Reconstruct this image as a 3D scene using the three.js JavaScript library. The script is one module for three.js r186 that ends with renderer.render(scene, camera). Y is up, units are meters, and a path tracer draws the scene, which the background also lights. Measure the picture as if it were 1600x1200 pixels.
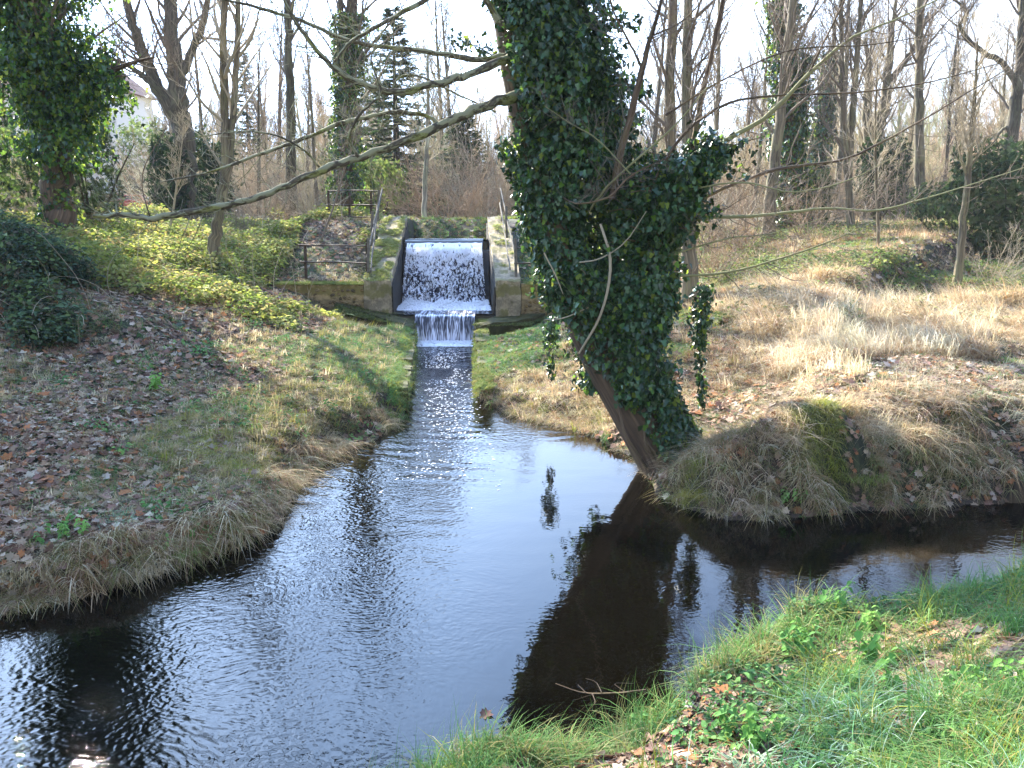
import * as THREE from 'three';
import { mergeGeometries } from 'three/addons/utils/BufferGeometryUtils.js';

// ---------------------------------------------------------------- camera, sky, sun, exposure
const scene = new THREE.Scene();
const EYE = 3.5, PITCH = 12 * Math.PI / 180, FOCAL = 1350;
const camera = new THREE.PerspectiveCamera(2 * Math.atan(600 / FOCAL) * 180 / Math.PI, 4 / 3, 0.05, 2500);
camera.position.set(0, EYE, 0); camera.rotation.x = -PITCH;
const SUN_AZ = -30 * Math.PI / 180, SUN_EL = 32 * Math.PI / 180;
const sunDir = new THREE.Vector3(Math.sin(SUN_AZ) * Math.cos(SUN_EL), Math.sin(SUN_EL), -Math.cos(SUN_AZ) * Math.cos(SUN_EL));
const sun = new THREE.DirectionalLight(new THREE.Color().setRGB(1, 0.92, 0.78), 5);
sun.position.copy(sunDir).multiplyScalar(90).add(new THREE.Vector3(0, 1, -18)); sun.castShadow = true; sun.shadow.radius = 1;
sun.shadow.mapSize.set(4096, 4096);
Object.assign(sun.shadow.camera, { left: -45, right: 45, top: 45, bottom: -45, near: 1, far: 220 });
scene.add(sun); scene.add(sun.target); sun.target.position.set(0, 1, -18);
const renderer = new THREE.WebGLRenderer({ antialias: true });
renderer.toneMapping = THREE.LinearToneMapping;
renderer.toneMappingExposure = 5.0;
renderer.shadowMap.enabled = true;
const HAZE = 0.0004;
{
  const W = 512, H = 256, data = new Float32Array(W * H * 4);
  const hor = [0.33, 0.36, 0.40], mid = [0.12, 0.19, 0.36], zen = [0.05, 0.085, 0.20];
  for (let j = 0; j < H; j++) for (let i = 0; i < W; i++) {
    const el = ((j + 0.5) / H - 0.5) * Math.PI, az = ((i + 0.5) / W - 0.5) * 2 * Math.PI;
    const x = Math.cos(az) * Math.cos(el), y = Math.sin(el), z = Math.sin(az) * Math.cos(el);
    const c = Math.max(0, x * sunDir.x + y * sunDir.y + z * sunDir.z), e = Math.max(0, el) * 180 / Math.PI;
    const a = THREE.MathUtils.smoothstep(e, 13, 30), b = THREE.MathUtils.smoothstep(e, 24, 75);
    const ang = Math.acos(Math.min(1, c)) * 180 / Math.PI, aur = Math.exp(-Math.pow(ang / 37, 2)), glow = 0.9 * Math.exp(-ang / 9);
    for (let k = 0; k < 3; k++) {
      let v = (hor[k] * (1 - a) + mid[k] * a) * (1 - b) + zen[k] * b + aur * [0.90, 1.42, 2.35][k] + glow * [1, 0.97, 0.9][k];
      if (el < 0) v *= 0.35;
      data[(j * W + i) * 4 + k] = v;
    }
    data[(j * W + i) * 4 + 3] = 1;
  }
  const t = new THREE.DataTexture(data, W, H, THREE.RGBAFormat, THREE.FloatType);
  t.mapping = THREE.EquirectangularReflectionMapping; t.magFilter = THREE.LinearFilter; t.needsUpdate = true;
  scene.background = t; scene.environment = t;
}
if (HAZE > 0) scene.fog = new THREE.FogExp2(new THREE.Color().setRGB(0.93, 0.95, 1), HAZE);

// ---------------------------------------------------------------- helpers
const V = (x, y, z) => new THREE.Vector3(x, y, z);
const { lerp, clamp } = THREE.MathUtils, smoothstep = (x, a, b) => { const t = clamp((x - a) / (b - a), 0, 1); return t * t * (3 - 2 * t); };
const rng = (s) => () => { s = (s + 0x6d2b79f5) | 0; let t = Math.imul(s ^ (s >>> 15), 1 | s); t = (t + Math.imul(t ^ (t >>> 7), 61 | t)) ^ t; return ((t ^ (t >>> 14)) >>> 0) / 4294967296; };
const hash = (x, y, z = 0) => { let h = Math.imul(x, 374761393) + Math.imul(y, 668265263) + Math.imul(z, 1274126177) | 0; h = Math.imul(h ^ (h >>> 13), 1274126177); return ((h ^ (h >>> 16)) >>> 0) / 4294967296; };
function noise(x, y, p = 0) {   // value noise 0..1, period p when given
  let ix = Math.floor(x), iy = Math.floor(y); const fx = x - ix, fy = y - iy, u = fx * fx * (3 - 2 * fx), v = fy * fy * (3 - 2 * fy);
  let jx = ix + 1, jy = iy + 1; if (p) { ix = ((ix % p) + p) % p; iy = ((iy % p) + p) % p; jx = ((jx % p) + p) % p; jy = ((jy % p) + p) % p; }
  return lerp(lerp(hash(ix, iy), hash(jx, iy), u), lerp(hash(ix, jy), hash(jx, jy), u), v);
}
function fbm(x, y, o = 4, p = 0) { let s = 0, a = 0.5, t = 0; for (let i = 0; i < o; i++) { s += a * noise(x + i * 17.3 * (p ? 0 : 1), y + i * 9.1 * (p ? 0 : 1), p); t += a; a *= 0.5; x *= 2; y *= 2; p *= 2; } return s / t; }
function fbm2(u, v, ax, ay, o = 4) { let s = 0, a = 0.5, t = 0; for (let i = 0; i < o; i++) { const X = u * ax, Y = v * ay, ix = Math.floor(X), iy = Math.floor(Y), fx = X - ix, fy = Y - iy, p = fx * fx * (3 - 2 * fx), q = fy * fy * (3 - 2 * fy), x0 = ix % ax, x1 = (ix + 1) % ax, y0 = iy % ay, y1 = (iy + 1) % ay; s += a * lerp(lerp(hash(x0, y0, i), hash(x1, y0, i), p), lerp(hash(x0, y1, i), hash(x1, y1, i), p), q); t += a; a *= 0.5; ax *= 2; ay *= 2; } return s / t; }
function noise3(x, y, z) {
  const ix = Math.floor(x), iy = Math.floor(y), iz = Math.floor(z), s = (t) => t * t * (3 - 2 * t), u = s(x - ix), v = s(y - iy), w = s(z - iz);
  const c = (a, b, d) => hash(ix + a, iy + b, iz + d);
  return lerp(lerp(lerp(c(0, 0, 0), c(1, 0, 0), u), lerp(c(0, 1, 0), c(1, 1, 0), u), v), lerp(lerp(c(0, 0, 1), c(1, 0, 1), u), lerp(c(0, 1, 1), c(1, 1, 1), u), v), w);
}
const taken = new Map();
function numbered(n) { const k = taken.get(n) ?? 0; taken.set(n, k + 1); return k ? n + '_' + String(k).padStart(3, '0') : n; }
function put(o, name, label, category, group, kind) {
  o.name = numbered(name); const u = o.userData;
  if (label) u.label = label; if (category) u.category = category; if (group) u.group = group; if (kind) u.kind = kind;
  scene.add(o); return o;
}
const thing = (name, label, category, pos = [0, 0, 0], group) => { const g = new THREE.Group(); g.position.set(...pos); return put(g, name, label, category, group); };
function part(parent, name, geo, mat, kind) { const m = new THREE.Mesh(geo, mat); m.name = name; m.castShadow = m.receiveShadow = true; if (kind) m.userData.kind = kind; parent.add(m); return m; }
// a sight line from the viewpoint through pixel (px, py) of a 1600 x 1200 picture, cut at world depth z
function ray(px, py) { const xr = (px - 800) / FOCAL, yr = -(py - 600) / FOCAL; return V(xr, -Math.sin(PITCH) + yr * Math.cos(PITCH), -Math.cos(PITCH) - yr * Math.sin(PITCH)); }
function at(px, py, z) { const d = ray(px, py), t = z / d.z; return V(d.x * t, EYE + d.y * t, z); }

// geometry collector
class Acc {
  constructor() { this.p = []; this.n = []; this.u = []; this.i = []; }
  tube(pts, rad, sides = 6, tip = true) {
    const base = this.p.length / 3, n = pts.length; let ref = V(0, 0, 0), len = 0; const d = V(), a = V(), b = V();
    d.subVectors(pts[1], pts[0]).normalize(); ref.set(Math.abs(d.y) < 0.9 ? 0 : 1, Math.abs(d.y) < 0.9 ? 1 : 0, 0);
    for (let k = 0; k < n; k++) {
      d.subVectors(pts[Math.min(k + 1, n - 1)], pts[Math.max(k - 1, 0)]).normalize();
      a.crossVectors(ref, d).normalize(); b.crossVectors(d, a); ref.copy(b);
      if (k) len += pts[k].distanceTo(pts[k - 1]);
      for (let s = 0; s <= sides; s++) {
        const t = s / sides * Math.PI * 2, c = Math.cos(t), q = Math.sin(t), r = rad[k];
        const nx = a.x * c + b.x * q, ny = a.y * c + b.y * q, nz = a.z * c + b.z * q;
        this.p.push(pts[k].x + nx * r, pts[k].y + ny * r, pts[k].z + nz * r); this.n.push(nx, ny, nz); this.u.push(s / sides * Math.max(0.15, rad[0] * 6.28), len);
      }
    }
    const w = sides + 1;
    for (let k = 0; k < n - 1; k++) for (let s = 0; s < sides; s++) { const o = base + k * w + s; this.i.push(o, o + 1, o + w, o + 1, o + w + 1, o + w); }
    return this;
  }
  geo() {
    const g = new THREE.BufferGeometry();
    g.setAttribute('position', new THREE.BufferAttribute(new Float32Array(this.p), 3)); g.setAttribute('normal', new THREE.BufferAttribute(new Float32Array(this.n), 3));
    g.setAttribute('uv', new THREE.BufferAttribute(new Float32Array(this.u), 2)); g.setIndex(new THREE.BufferAttribute(new Uint32Array(this.i), 1)); return g;
  }
  get empty() { return !this.i.length; }
}
function smoothLine(pts, n) { const c = new THREE.CatmullRomCurve3(pts, false, 'centripetal'); return c.getPoints(n); }
function lineR(rs, n) { return Array.from({ length: n + 1 }, (_, k) => { const t = k / n * (rs.length - 1), i = Math.min(rs.length - 2, Math.floor(t)); return lerp(rs[i], rs[i + 1], t - i); }); }

// textures
function tex(w, h, fn, srgb = true, rep) {
  const d = new Uint8Array(w * h * 4);
  for (let y = 0; y < h; y++) for (let x = 0; x < w; x++) { const c = fn(x / w, y / h), o = (y * w + x) * 4; for (let k = 0; k < 3; k++) d[o + k] = clamp(Math.round(255 * (c[k] ?? c[0])), 0, 255); d[o + 3] = 255; }
  const t = new THREE.DataTexture(d, w, h); t.magFilter = t.minFilter = THREE.LinearFilter; t.wrapS = t.wrapT = THREE.RepeatWrapping; if (srgb) t.colorSpace = THREE.SRGBColorSpace;
  if (rep) t.repeat.set(rep, rep); t.needsUpdate = true; return t;
}
const C = (r, g, b) => new THREE.Color().setRGB(r, g, b);
const std = (c, rough = 0.9, o = {}) => new THREE.MeshStandardMaterial({ color: c, roughness: rough, ...o });
const leafy = (c, tr = 0.4, o = {}) => new THREE.MeshPhysicalMaterial({ color: c, roughness: 1, transmission: tr, thickness: 0, specularIntensity: 0.3, side: THREE.DoubleSide, ...o });
const barkMap = tex(256, 1024, (u, v) => { const f = fbm2(u, v, 14, 7, 5), g = fbm2(u, v, 3, 5, 4), l = smoothstep(fbm2(u, v, 5, 11, 5), 0.54, 0.62), k = 0.35 + 0.55 * f + 0.35 * (g - 0.5); return [lerp(k, 0.85, l * 0.4), lerp(k * 0.97, 0.9, l * 0.4), lerp(k * 0.9, 0.72, l * 0.4)]; });
const barkBump = tex(256, 1024, (u, v) => { const a = 1 - Math.abs(fbm2(u, v, 12, 6, 4) - 0.5) * 2, b = fbm2(u, v, 30, 60, 3); return [clamp(a * 0.65 + b * 0.35, 0, 1)]; }, false);
const lichenMap = tex(512, 512, (u, v) => { const l = smoothstep(fbm(u * 12, v * 12, 5, 12), 0.44, 0.56), y = 0.45 * smoothstep(fbm(u * 5 + 9, v * 5, 4, 5), 0.6, 0.7), k = 0.5 + 0.4 * fbm(u * 40, v * 40, 2, 40); return [lerp(k * 0.75, 0.98, l * 0.7) - y * 0.05, lerp(k * 0.7, 1.0, l * 0.7), lerp(k * 0.62, 0.86, l * 0.7) - y * 0.4]; });
for (const t of [barkMap, barkBump]) t.repeat.set(1.6, 0.37); lichenMap.repeat.set(1.6, 0.8);
const bark = (c, bump = 0.012) => std(c, 0.92, { map: barkMap, bumpMap: barkBump, bumpScale: bump });
const M = {
  barkBrown: bark(C(0.27, 0.19, 0.13)), barkGrey: bark(C(0.25, 0.22, 0.17)), barkPale: bark(C(0.40, 0.34, 0.24)), barkDark: bark(C(0.14, 0.11, 0.08)),
  birch: bark(C(0.72, 0.70, 0.64), 0.004), lichen: std(C(0.36, 0.35, 0.28), 0.95, { map: lichenMap, bumpMap: lichenMap, bumpScale: 0.008 }),
  twig: std(C(0.17, 0.13, 0.09), 0.85), twigPale: std(C(0.36, 0.30, 0.20), 0.85), twigGreen: std(C(0.24, 0.23, 0.10), 0.85), straw: std(C(0.55, 0.44, 0.28), 0.8),
};

// ---------------------------------------------------------------- the lie of the land
// shore lines in metres (x, z); the water surface is y = 0.  lip: bank height, run: how fast it rises there, slope beyond
const SH = [
  { side: 'left', lip: 0.38, run: 0.4, slope: 0.165, pts: [[-26, 3], [-12, -2.2], [-6.5, -5.3], [-4.39, -6.83], [-3.91, -7.2], [-3.32, -7.74], [-2.77, -8.37], [-2.52, -8.9], [-2.61, -9.4], [-2.66, -10.2]] },
  { side: 'left', lip: 0.40, run: 0.7, slope: 0.19, pts: [[-2.66, -10.2], [-2.62, -10.9], [-2.37, -11.86], [-2.0, -12.5], [-1.78, -13.7]] },
  { side: 'left', lip: 0.42, run: 0.14, slope: 0.27, pts: [[-1.78, -13.7], [-1.97, -16.47], [-2.47, -22.3]] },
  { side: 'right', lip: 0.42, run: 0.16, slope: 0.22, pts: [[-0.91, -22.3], [-0.66, -17.09], [-0.6, -15.3]] },
  { side: 'right', lip: 0.2, run: 0.5, slope: 0.27, pts: [[-0.6, -15.3], [0.0, -13.8], [0.71, -13.2], [1.33, -12.4], [1.70, -11.5]] },
  { side: 'right', lip: 0.22, run: 0.3, slope: 0.22, pts: [[1.70, -11.5], [1.78, -10.7], [1.74, -10.06], [1.95, -9.61]] },
  { side: 'right', lip: 0.95, run: 0.95, slope: 0.075, pts: [[1.95, -9.61], [2.35, -9.15], [2.85, -9.12], [4.04, -9.4], [6.07, -9.72], [11, -10.4], [28, -11.5]] },
  { side: 'near', lip: 0.34, run: 0.25, slope: 0.26, pts: [[28, -8.6], [10, -7.8], [4.7, -7.42], [4.2, -7.2], [3.5, -6.82], [3.12, -6.8], [2.3, -6.5], [1.62, -5.9], [1.46, -5.5], [1.05, -5.4], [0.68, -5.12], [0.52, -4.8], [0.15, -4.62], [-0.2, -4.6], [-0.5, -4.52], [-0.8, -4.34], [-1.35, -3.9], [-3, -2.6], [-8, 2], [-26, 12]] },
];
const waterPoly = SH.flatMap((s) => s.pts);
function inWater(x, z) { let c = false; for (let i = 0, j = waterPoly.length - 1; i < waterPoly.length; j = i++) { const [xi, zi] = waterPoly[i], [xj, zj] = waterPoly[j]; if ((zi > z) !== (zj > z) && x < (xj - xi) * (z - zi) / (zj - zi) + xi) c = !c; } return c; }
const SEG = []; for (const s of SH) for (let i = 0; i < s.pts.length - 1; i++) SEG.push([...s.pts[i], ...s.pts[i + 1], s]);
function shore(x, z) {   // distance to the water's edge, nearest stretch, blended profile
  let best = 1e9, bs = null; const dd = new Map();
  for (const [x0, z0, x1, z1, s] of SEG) { const ex = x1 - x0, ez = z1 - z0, t = clamp(((x - x0) * ex + (z - z0) * ez) / (ex * ex + ez * ez), 0, 1), d = Math.hypot(x - x0 - ex * t, z - z0 - ez * t); if (!(dd.get(s) <= d)) dd.set(s, d); if (d < best) { best = d; bs = s; } }
  let w = 0, lip = 0, run = 0, slope = 0;
  for (const [s, d] of dd) { const k = 1 / Math.pow(d - best + 0.35, 3); w += k; lip += s.lip * k; run += s.run * k; slope += s.slope * k; }
  return { d: best, side: bs.side, seg: bs, lip: lip / w, run: run / w, slope: slope / w };
}
const WX = -1.9;   // middle of the weir
function rawGround(x, z) {
  const s = shore(x, z), rough = (fbm(x * 0.9 + 7, z * 0.9, 3) - 0.5) * 0.22 + (fbm(x * 4 + 3, z * 4, 3) - 0.5) * 0.09;
  const cap = 2.68 + (fbm(x * 0.12, z * 0.12 + 4, 3) - 0.5) * 0.5 * smoothstep(-z, 20, 40);
  if (inWater(x, z) && z > -22.2) return { h: -0.55 * smoothstep(s.d, -0.05, 0.5) - 0.06, s, water: true };
  const wob = s.seg.run < 0.2 ? 0 : (fbm(x * 1.3 + 50, z * 1.3, 3) - 0.56) * 0.75 * smoothstep(s.d, 1.6, 0.6) + (fbm(x * 5 + 3, z * 5, 2) - 0.5) * 0.22 * smoothstep(s.d, 1.2, 0.3), dd = Math.max(0.02, s.d + wob);
  let e = s.lip * (1 - Math.pow(1 - clamp(dd / s.run, 0, 1), 1.8)) * (0.8 + 0.4 * fbm(x * 0.8 + 9, z * 0.8 + 30, 2)) + Math.max(0, dd - s.run * 0.5) * s.slope;
  const k = 0.5; let h = -Math.log(Math.exp(-e / k) + Math.exp(-cap / k)) * k + k * Math.exp(-Math.abs(e - cap) / k) * 0.0;
  h += rough * smoothstep(s.d, 0, 0.8);
  if (z < 0 && s.side === 'near') h += 0;
  // terraces beside the weir
  const ax = Math.abs(x - WX), w = smoothstep(6.5 - ax, 0, 2.4) * smoothstep(-z, 21.82, 22.0) * (1 - smoothstep(-z, 29, 33));
  const up = lerp(1.40, 2.92, smoothstep(-z, 21.6, 27.4)) + rough * 0.5;
  if (z > -21.9) h -= 0.34 * smoothstep(z, -19.2, -21.3) * smoothstep(ax, 0.9, 1.3) * smoothstep(ax, 3.5, 2.4);
  h = lerp(h, up, w);
  if (ax < 1.45 && z < -21.9 && z > -31) {   // race and mill pond between the weir walls
    const inn = 1 - smoothstep(ax, 1.28, 1.44);
    const bed = z > -24.9 ? -0.4 : lerp(1.9, 2.95, smoothstep(-z, 27.6, 30.6));
    h = lerp(h, bed, inn * (1 - smoothstep(-z, 30, 31)));
  }
  return { h, s, water: false };
}
// one sheet: fine cells where the viewer stands close, wide ones out to the horizon
function axis(list) { const a = []; for (const [from, to, step] of list) for (let v = from; v < to - step * 0.5; v += step) a.push(v); a.push(list[list.length - 1][1]); return a; }
const GX = axis([[-900, -300, 100], [-300, -100, 25], [-100, -30, 5], [-30, -11, 0.6], [-11, -6, 0.2], [-6, 6.5, 0.075], [6.5, 14, 0.18], [14, 34, 0.8], [34, 100, 6], [100, 300, 25], [300, 900, 100]]);
const GZ = axis([[-1500, -300, 150], [-300, -100, 25], [-100, -45, 4], [-45, -31, 0.7], [-31, -24, 0.16], [-24, -3, 0.075], [-3, 1, 0.25], [1, 20, 1.5], [20, 120, 20], [120, 500, 95]]);
const NX = GX.length, NZ = GZ.length, GH = new Float32Array(NX * NZ), GD = new Float32Array(NX * NZ), GS = new Uint8Array(NX * NZ);
const SIDES = ['left', 'right', 'near', 'water'];
for (let j = 0; j < NZ; j++) for (let i = 0; i < NX; i++) { const g = rawGround(GX[i], GZ[j]), o = j * NX + i; GH[o] = g.h; GD[o] = g.water ? -g.s.d : g.s.d; GS[o] = g.water ? 3 : SIDES.indexOf(g.s.side); }
const cell = (a, v) => { let lo = 0, hi = a.length - 2; while (lo < hi) { const m = (lo + hi + 1) >> 1; if (a[m] <= v) lo = m; else hi = m - 1; } return lo; };
function bil(F, x, z) { const i = cell(GX, x), j = cell(GZ, z), u = clamp((x - GX[i]) / (GX[i + 1] - GX[i]), 0, 1), v = clamp((z - GZ[j]) / (GZ[j + 1] - GZ[j]), 0, 1), o = j * NX + i; return lerp(lerp(F[o], F[o + 1], u), lerp(F[o + NX], F[o + NX + 1], u), v); }
const ground = (x, z) => bil(GH, x, z), offShore = (x, z) => bil(GD, x, z);
const sideOf = (x, z) => { const i = cell(GX, x), j = cell(GZ, z); return SIDES[GS[j * NX + i]]; };
function normalAt(x, z, e = 0.12) { return V(ground(x - e, z) - ground(x + e, z), 2 * e, ground(x, z - e) - ground(x, z + e)).normalize(); }
function hit(px, py) { const d = ray(px, py); let t = 1.5; for (; t < 140; t += 0.03) { const x = d.x * t, z = d.z * t, y = EYE + d.y * t; if (y <= Math.max(ground(x, z), 0)) return V(x, Math.max(ground(x, z), 0), z); } return V(d.x * t, 0, d.z * t); }
{
  const pos = new Float32Array(NX * NZ * 3), col = new Float32Array(NX * NZ * 3), uv = new Float32Array(NX * NZ * 2), idx = [];
  for (let j = 0; j < NZ; j++) for (let i = 0; i < NX; i++) {
    const o = j * NX + i, x = GX[i], z = GZ[j]; pos.set([x, GH[o], z], o * 3); uv.set([x, z], o * 2);
    const g = smoothstep(fbm(x * 0.8 + 5, z * 0.8 + 2, 4), 0.45, 0.62), m = fbm(x * 3, z * 3, 3);
    let c = [lerp(0.085, 0.06, g), lerp(0.062, 0.075, g), lerp(0.042, 0.028, g)];
    if (GS[o] === 3) { const sand = smoothstep(fbm(x * 0.7 + 2, z * 0.9, 3), 0.45, 0.65); c = [lerp(0.05, 0.2, sand), lerp(0.04, 0.13, sand), lerp(0.025, 0.06, sand)]; }
    else if (z < -34) c = [lerp(0.13, 0.09, g), lerp(0.11, 0.12, g), lerp(0.06, 0.035, g)];
    col.set(c.map((q) => q * (0.7 + 0.6 * m)), o * 3);
    if (i < NX - 1 && j < NZ - 1) idx.push(o, o + NX, o + 1, o + 1, o + NX, o + NX + 1);
  }
  const g = new THREE.BufferGeometry(); g.setAttribute('position', new THREE.BufferAttribute(pos, 3)); g.setAttribute('color', new THREE.BufferAttribute(col, 3)); g.setAttribute('uv', new THREE.BufferAttribute(uv, 2)); g.setIndex(idx); g.computeVertexNormals();
  const soil = tex(512, 512, (u, v) => { const k = 0.55 + 0.6 * (fbm(u * 24, v * 24, 4, 24) - 0.2); return [k, k * 0.97, k * 0.92]; });
  const m = std(C(1, 1, 1), 0.95, { vertexColors: true, map: soil, bumpMap: soil, bumpScale: 0.02 });
  const o = new THREE.Mesh(g, m); o.castShadow = o.receiveShadow = true; put(o, 'ground', null, null, null, 'structure');
}
const groundObj = scene.getObjectByName('ground');

// ---------------------------------------------------------------- water
{
  const S = 2048, X0 = -10, Z0 = -24, L = 22;
  const rip = tex(S, S, (u, v) => {
    const x = X0 + u * L, z = Z0 + v * L, wx = x + 0.35 * (noise(x * 1.7, z * 1.7) - 0.5), wz = z + 0.35 * (noise(x * 1.7 + 40, z * 1.7) - 0.5);
    const calm = smoothstep(noise(x * 0.55 + 8, z * 0.45 + 3) * 0.7 + smoothstep(x, -1.6, 0.6) * 0.45 - smoothstep(-z, 11.5, 14) * 0.6, 0.35, 0.75);
    const small = (fbm(wx * 7, wz * 13, 3) - 0.5), fine = (noise(wx * 24, wz * 38) - 0.5), big = (fbm(wx * 1.6, wz * 2.8, 2) - 0.5);
    const r = Math.hypot(x - 0.4, z + 17), arcs = Math.sin(r * 17 + 5 * noise(x * 2, z * 2)) * smoothstep(noise(x * 1.1 + 3, z * 1.1), 0.42, 0.7) * smoothstep(-z, 7, 10) * 0.16;
    const tiny = noise(wx * 52 + 9, wz * 70) - 0.5; return [0.5 + big * 0.16 + (small * 0.15 + fine * 0.13 + tiny * 0.10 + arcs) * lerp(1, 0.14, calm)];
  }, false);
  rip.wrapS = rip.wrapT = THREE.ClampToEdgeWrapping;
  const sh = new THREE.Shape(waterPoly.map(([x, z]) => new THREE.Vector2(x, -z)));
  const g = new THREE.ShapeGeometry(sh); g.rotateX(-Math.PI / 2);
  // the shore polygon lets the banks stand a little in the water
  const grow = 0.35, P = waterPoly, p2 = P.map((p, i) => { const a = P[(i + P.length - 1) % P.length], b = P[(i + 1) % P.length], tx = b[0] - a[0], tz = b[1] - a[1], l = Math.hypot(tx, tz); let nx = tz / l, nz = -tx / l; if (inWater(p[0] + nx * 0.05, p[1] + nz * 0.05)) { nx = -nx; nz = -nz; } return [p[0] + nx * grow, p[1] + nz * grow]; });
  const g2 = new THREE.ShapeGeometry(new THREE.Shape(p2.map(([x, z]) => new THREE.Vector2(x, -z)))); g2.rotateX(-Math.PI / 2);
  const ps = g2.attributes.position, uv = new Float32Array(ps.count * 2); for (let i = 0; i < ps.count; i++) { uv[i * 2] = (ps.getX(i) - X0) / L; uv[i * 2 + 1] = (ps.getZ(i) - Z0) / L; }
  g2.setAttribute('uv', new THREE.BufferAttribute(uv, 2));
  const m = new THREE.MeshPhysicalMaterial({ color: C(0.0026, 0.0021, 0.0013), roughness: 0.03, ior: 1.333, bumpMap: rip, bumpScale: 0.016 });
  const o = new THREE.Mesh(g2, m); o.receiveShadow = true; put(o, 'stream_water', null, null, null, 'structure');
  const pond = new THREE.Mesh(new THREE.PlaneGeometry(2.5, 4.2), m.clone()); pond.material.bumpMap = null; pond.rotation.x = -Math.PI / 2; pond.position.set(WX - 0.05, 2.42, -26.9); put(pond, 'pond_water', null, null, null, 'structure');
}

// ---------------------------------------------------------------- weir
const concreteMap = tex(512, 512, (u, v) => { const f = fbm(u * 6, v * 6, 5, 6), g = fbm(u * 40, v * 40, 3, 40), moss = smoothstep(fbm(u * 4 + 7, v * 4, 4, 4), 0.5, 0.66); const k = 0.45 + 0.5 * f * 0.8 + 0.2 * (g - 0.5); return [lerp(k, 0.42, moss * 0.6), lerp(k * 0.94, 0.42, moss * 0.6), lerp(k * 0.82, 0.2, moss * 0.6)]; });
M.concrete = std(C(0.72, 0.66, 0.55), 0.92, { map: concreteMap, bumpMap: concreteMap, bumpScale: 0.02 });
M.wetConcrete = std(C(0.13, 0.12, 0.11), 0.35, { map: concreteMap, bumpMap: concreteMap, bumpScale: 0.02 });
M.algaeShade = std(C(0.05, 0.043, 0.03), 0.85, { map: concreteMap, bumpMap: concreteMap, bumpScale: 0.03 });  // wet algae tone, darkened further to hold the shade between the walls
M.mortar = std(C(0.78, 0.64, 0.40), 0.95, { map: concreteMap, bumpMap: concreteMap, bumpScale: 0.02 });
M.stones = [C(0.55, 0.42, 0.26), C(0.36, 0.27, 0.18), C(0.66, 0.54, 0.36), C(0.24, 0.19, 0.13), C(0.60, 0.44, 0.22)].map((c) => std(c, 0.88, { map: concreteMap }));
M.mossStone = std(C(0.17, 0.18, 0.06), 0.95, { map: concreteMap, bumpMap: concreteMap, bumpScale: 0.03 });
// a block from eight corners: (left,right) x (bottom,top) x (back,front), worn by amp
function block(c, amp = 0.015, n = 10) {   // c[x][y][z] -> [x,y,z]
  const g = new THREE.BoxGeometry(1, 1, 1, n, n, n), p = g.attributes.position, uv = g.attributes.uv, nn = g.attributes.normal;
  for (let i = 0; i < p.count; i++) {
    const a = p.getX(i) + 0.5, b = p.getY(i) + 0.5, d = p.getZ(i) + 0.5, q = [0, 0, 0];
    for (let X = 0; X < 2; X++) for (let Y = 0; Y < 2; Y++) for (let Z = 0; Z < 2; Z++) { const w = (X ? a : 1 - a) * (Y ? b : 1 - b) * (Z ? d : 1 - d); for (let k = 0; k < 3; k++) q[k] += w * c[X][Y][Z][k]; }
    const f = (s) => (noise3(q[0] * 6 + s, q[1] * 6, q[2] * 6) + 0.6 * noise3(q[0] * 17 + s, q[1] * 17, q[2] * 17) - 0.8) * amp;
    const ax = Math.abs(nn.getX(i)), ay = Math.abs(nn.getY(i));
    p.setXYZ(i, q[0] + f(1), q[1] + f(50), q[2] + f(90));
    if (ay > 0.5) uv.setXY(i, q[0], q[2]); else if (ax > 0.5) uv.setXY(i, q[2], q[1]); else uv.setXY(i, q[0], q[1]);
  }
  g.computeVertexNormals(); return g;
}
const boxc = (x0, x1, y0, y1, z0, z1) => [[[[x0, y0, z0], [x0, y0, z1]], [[x0, y1, z0], [x0, y1, z1]]], [[[x1, y0, z0], [x1, y0, z1]], [[x1, y1, z0], [x1, y1, z1]]]];
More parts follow.
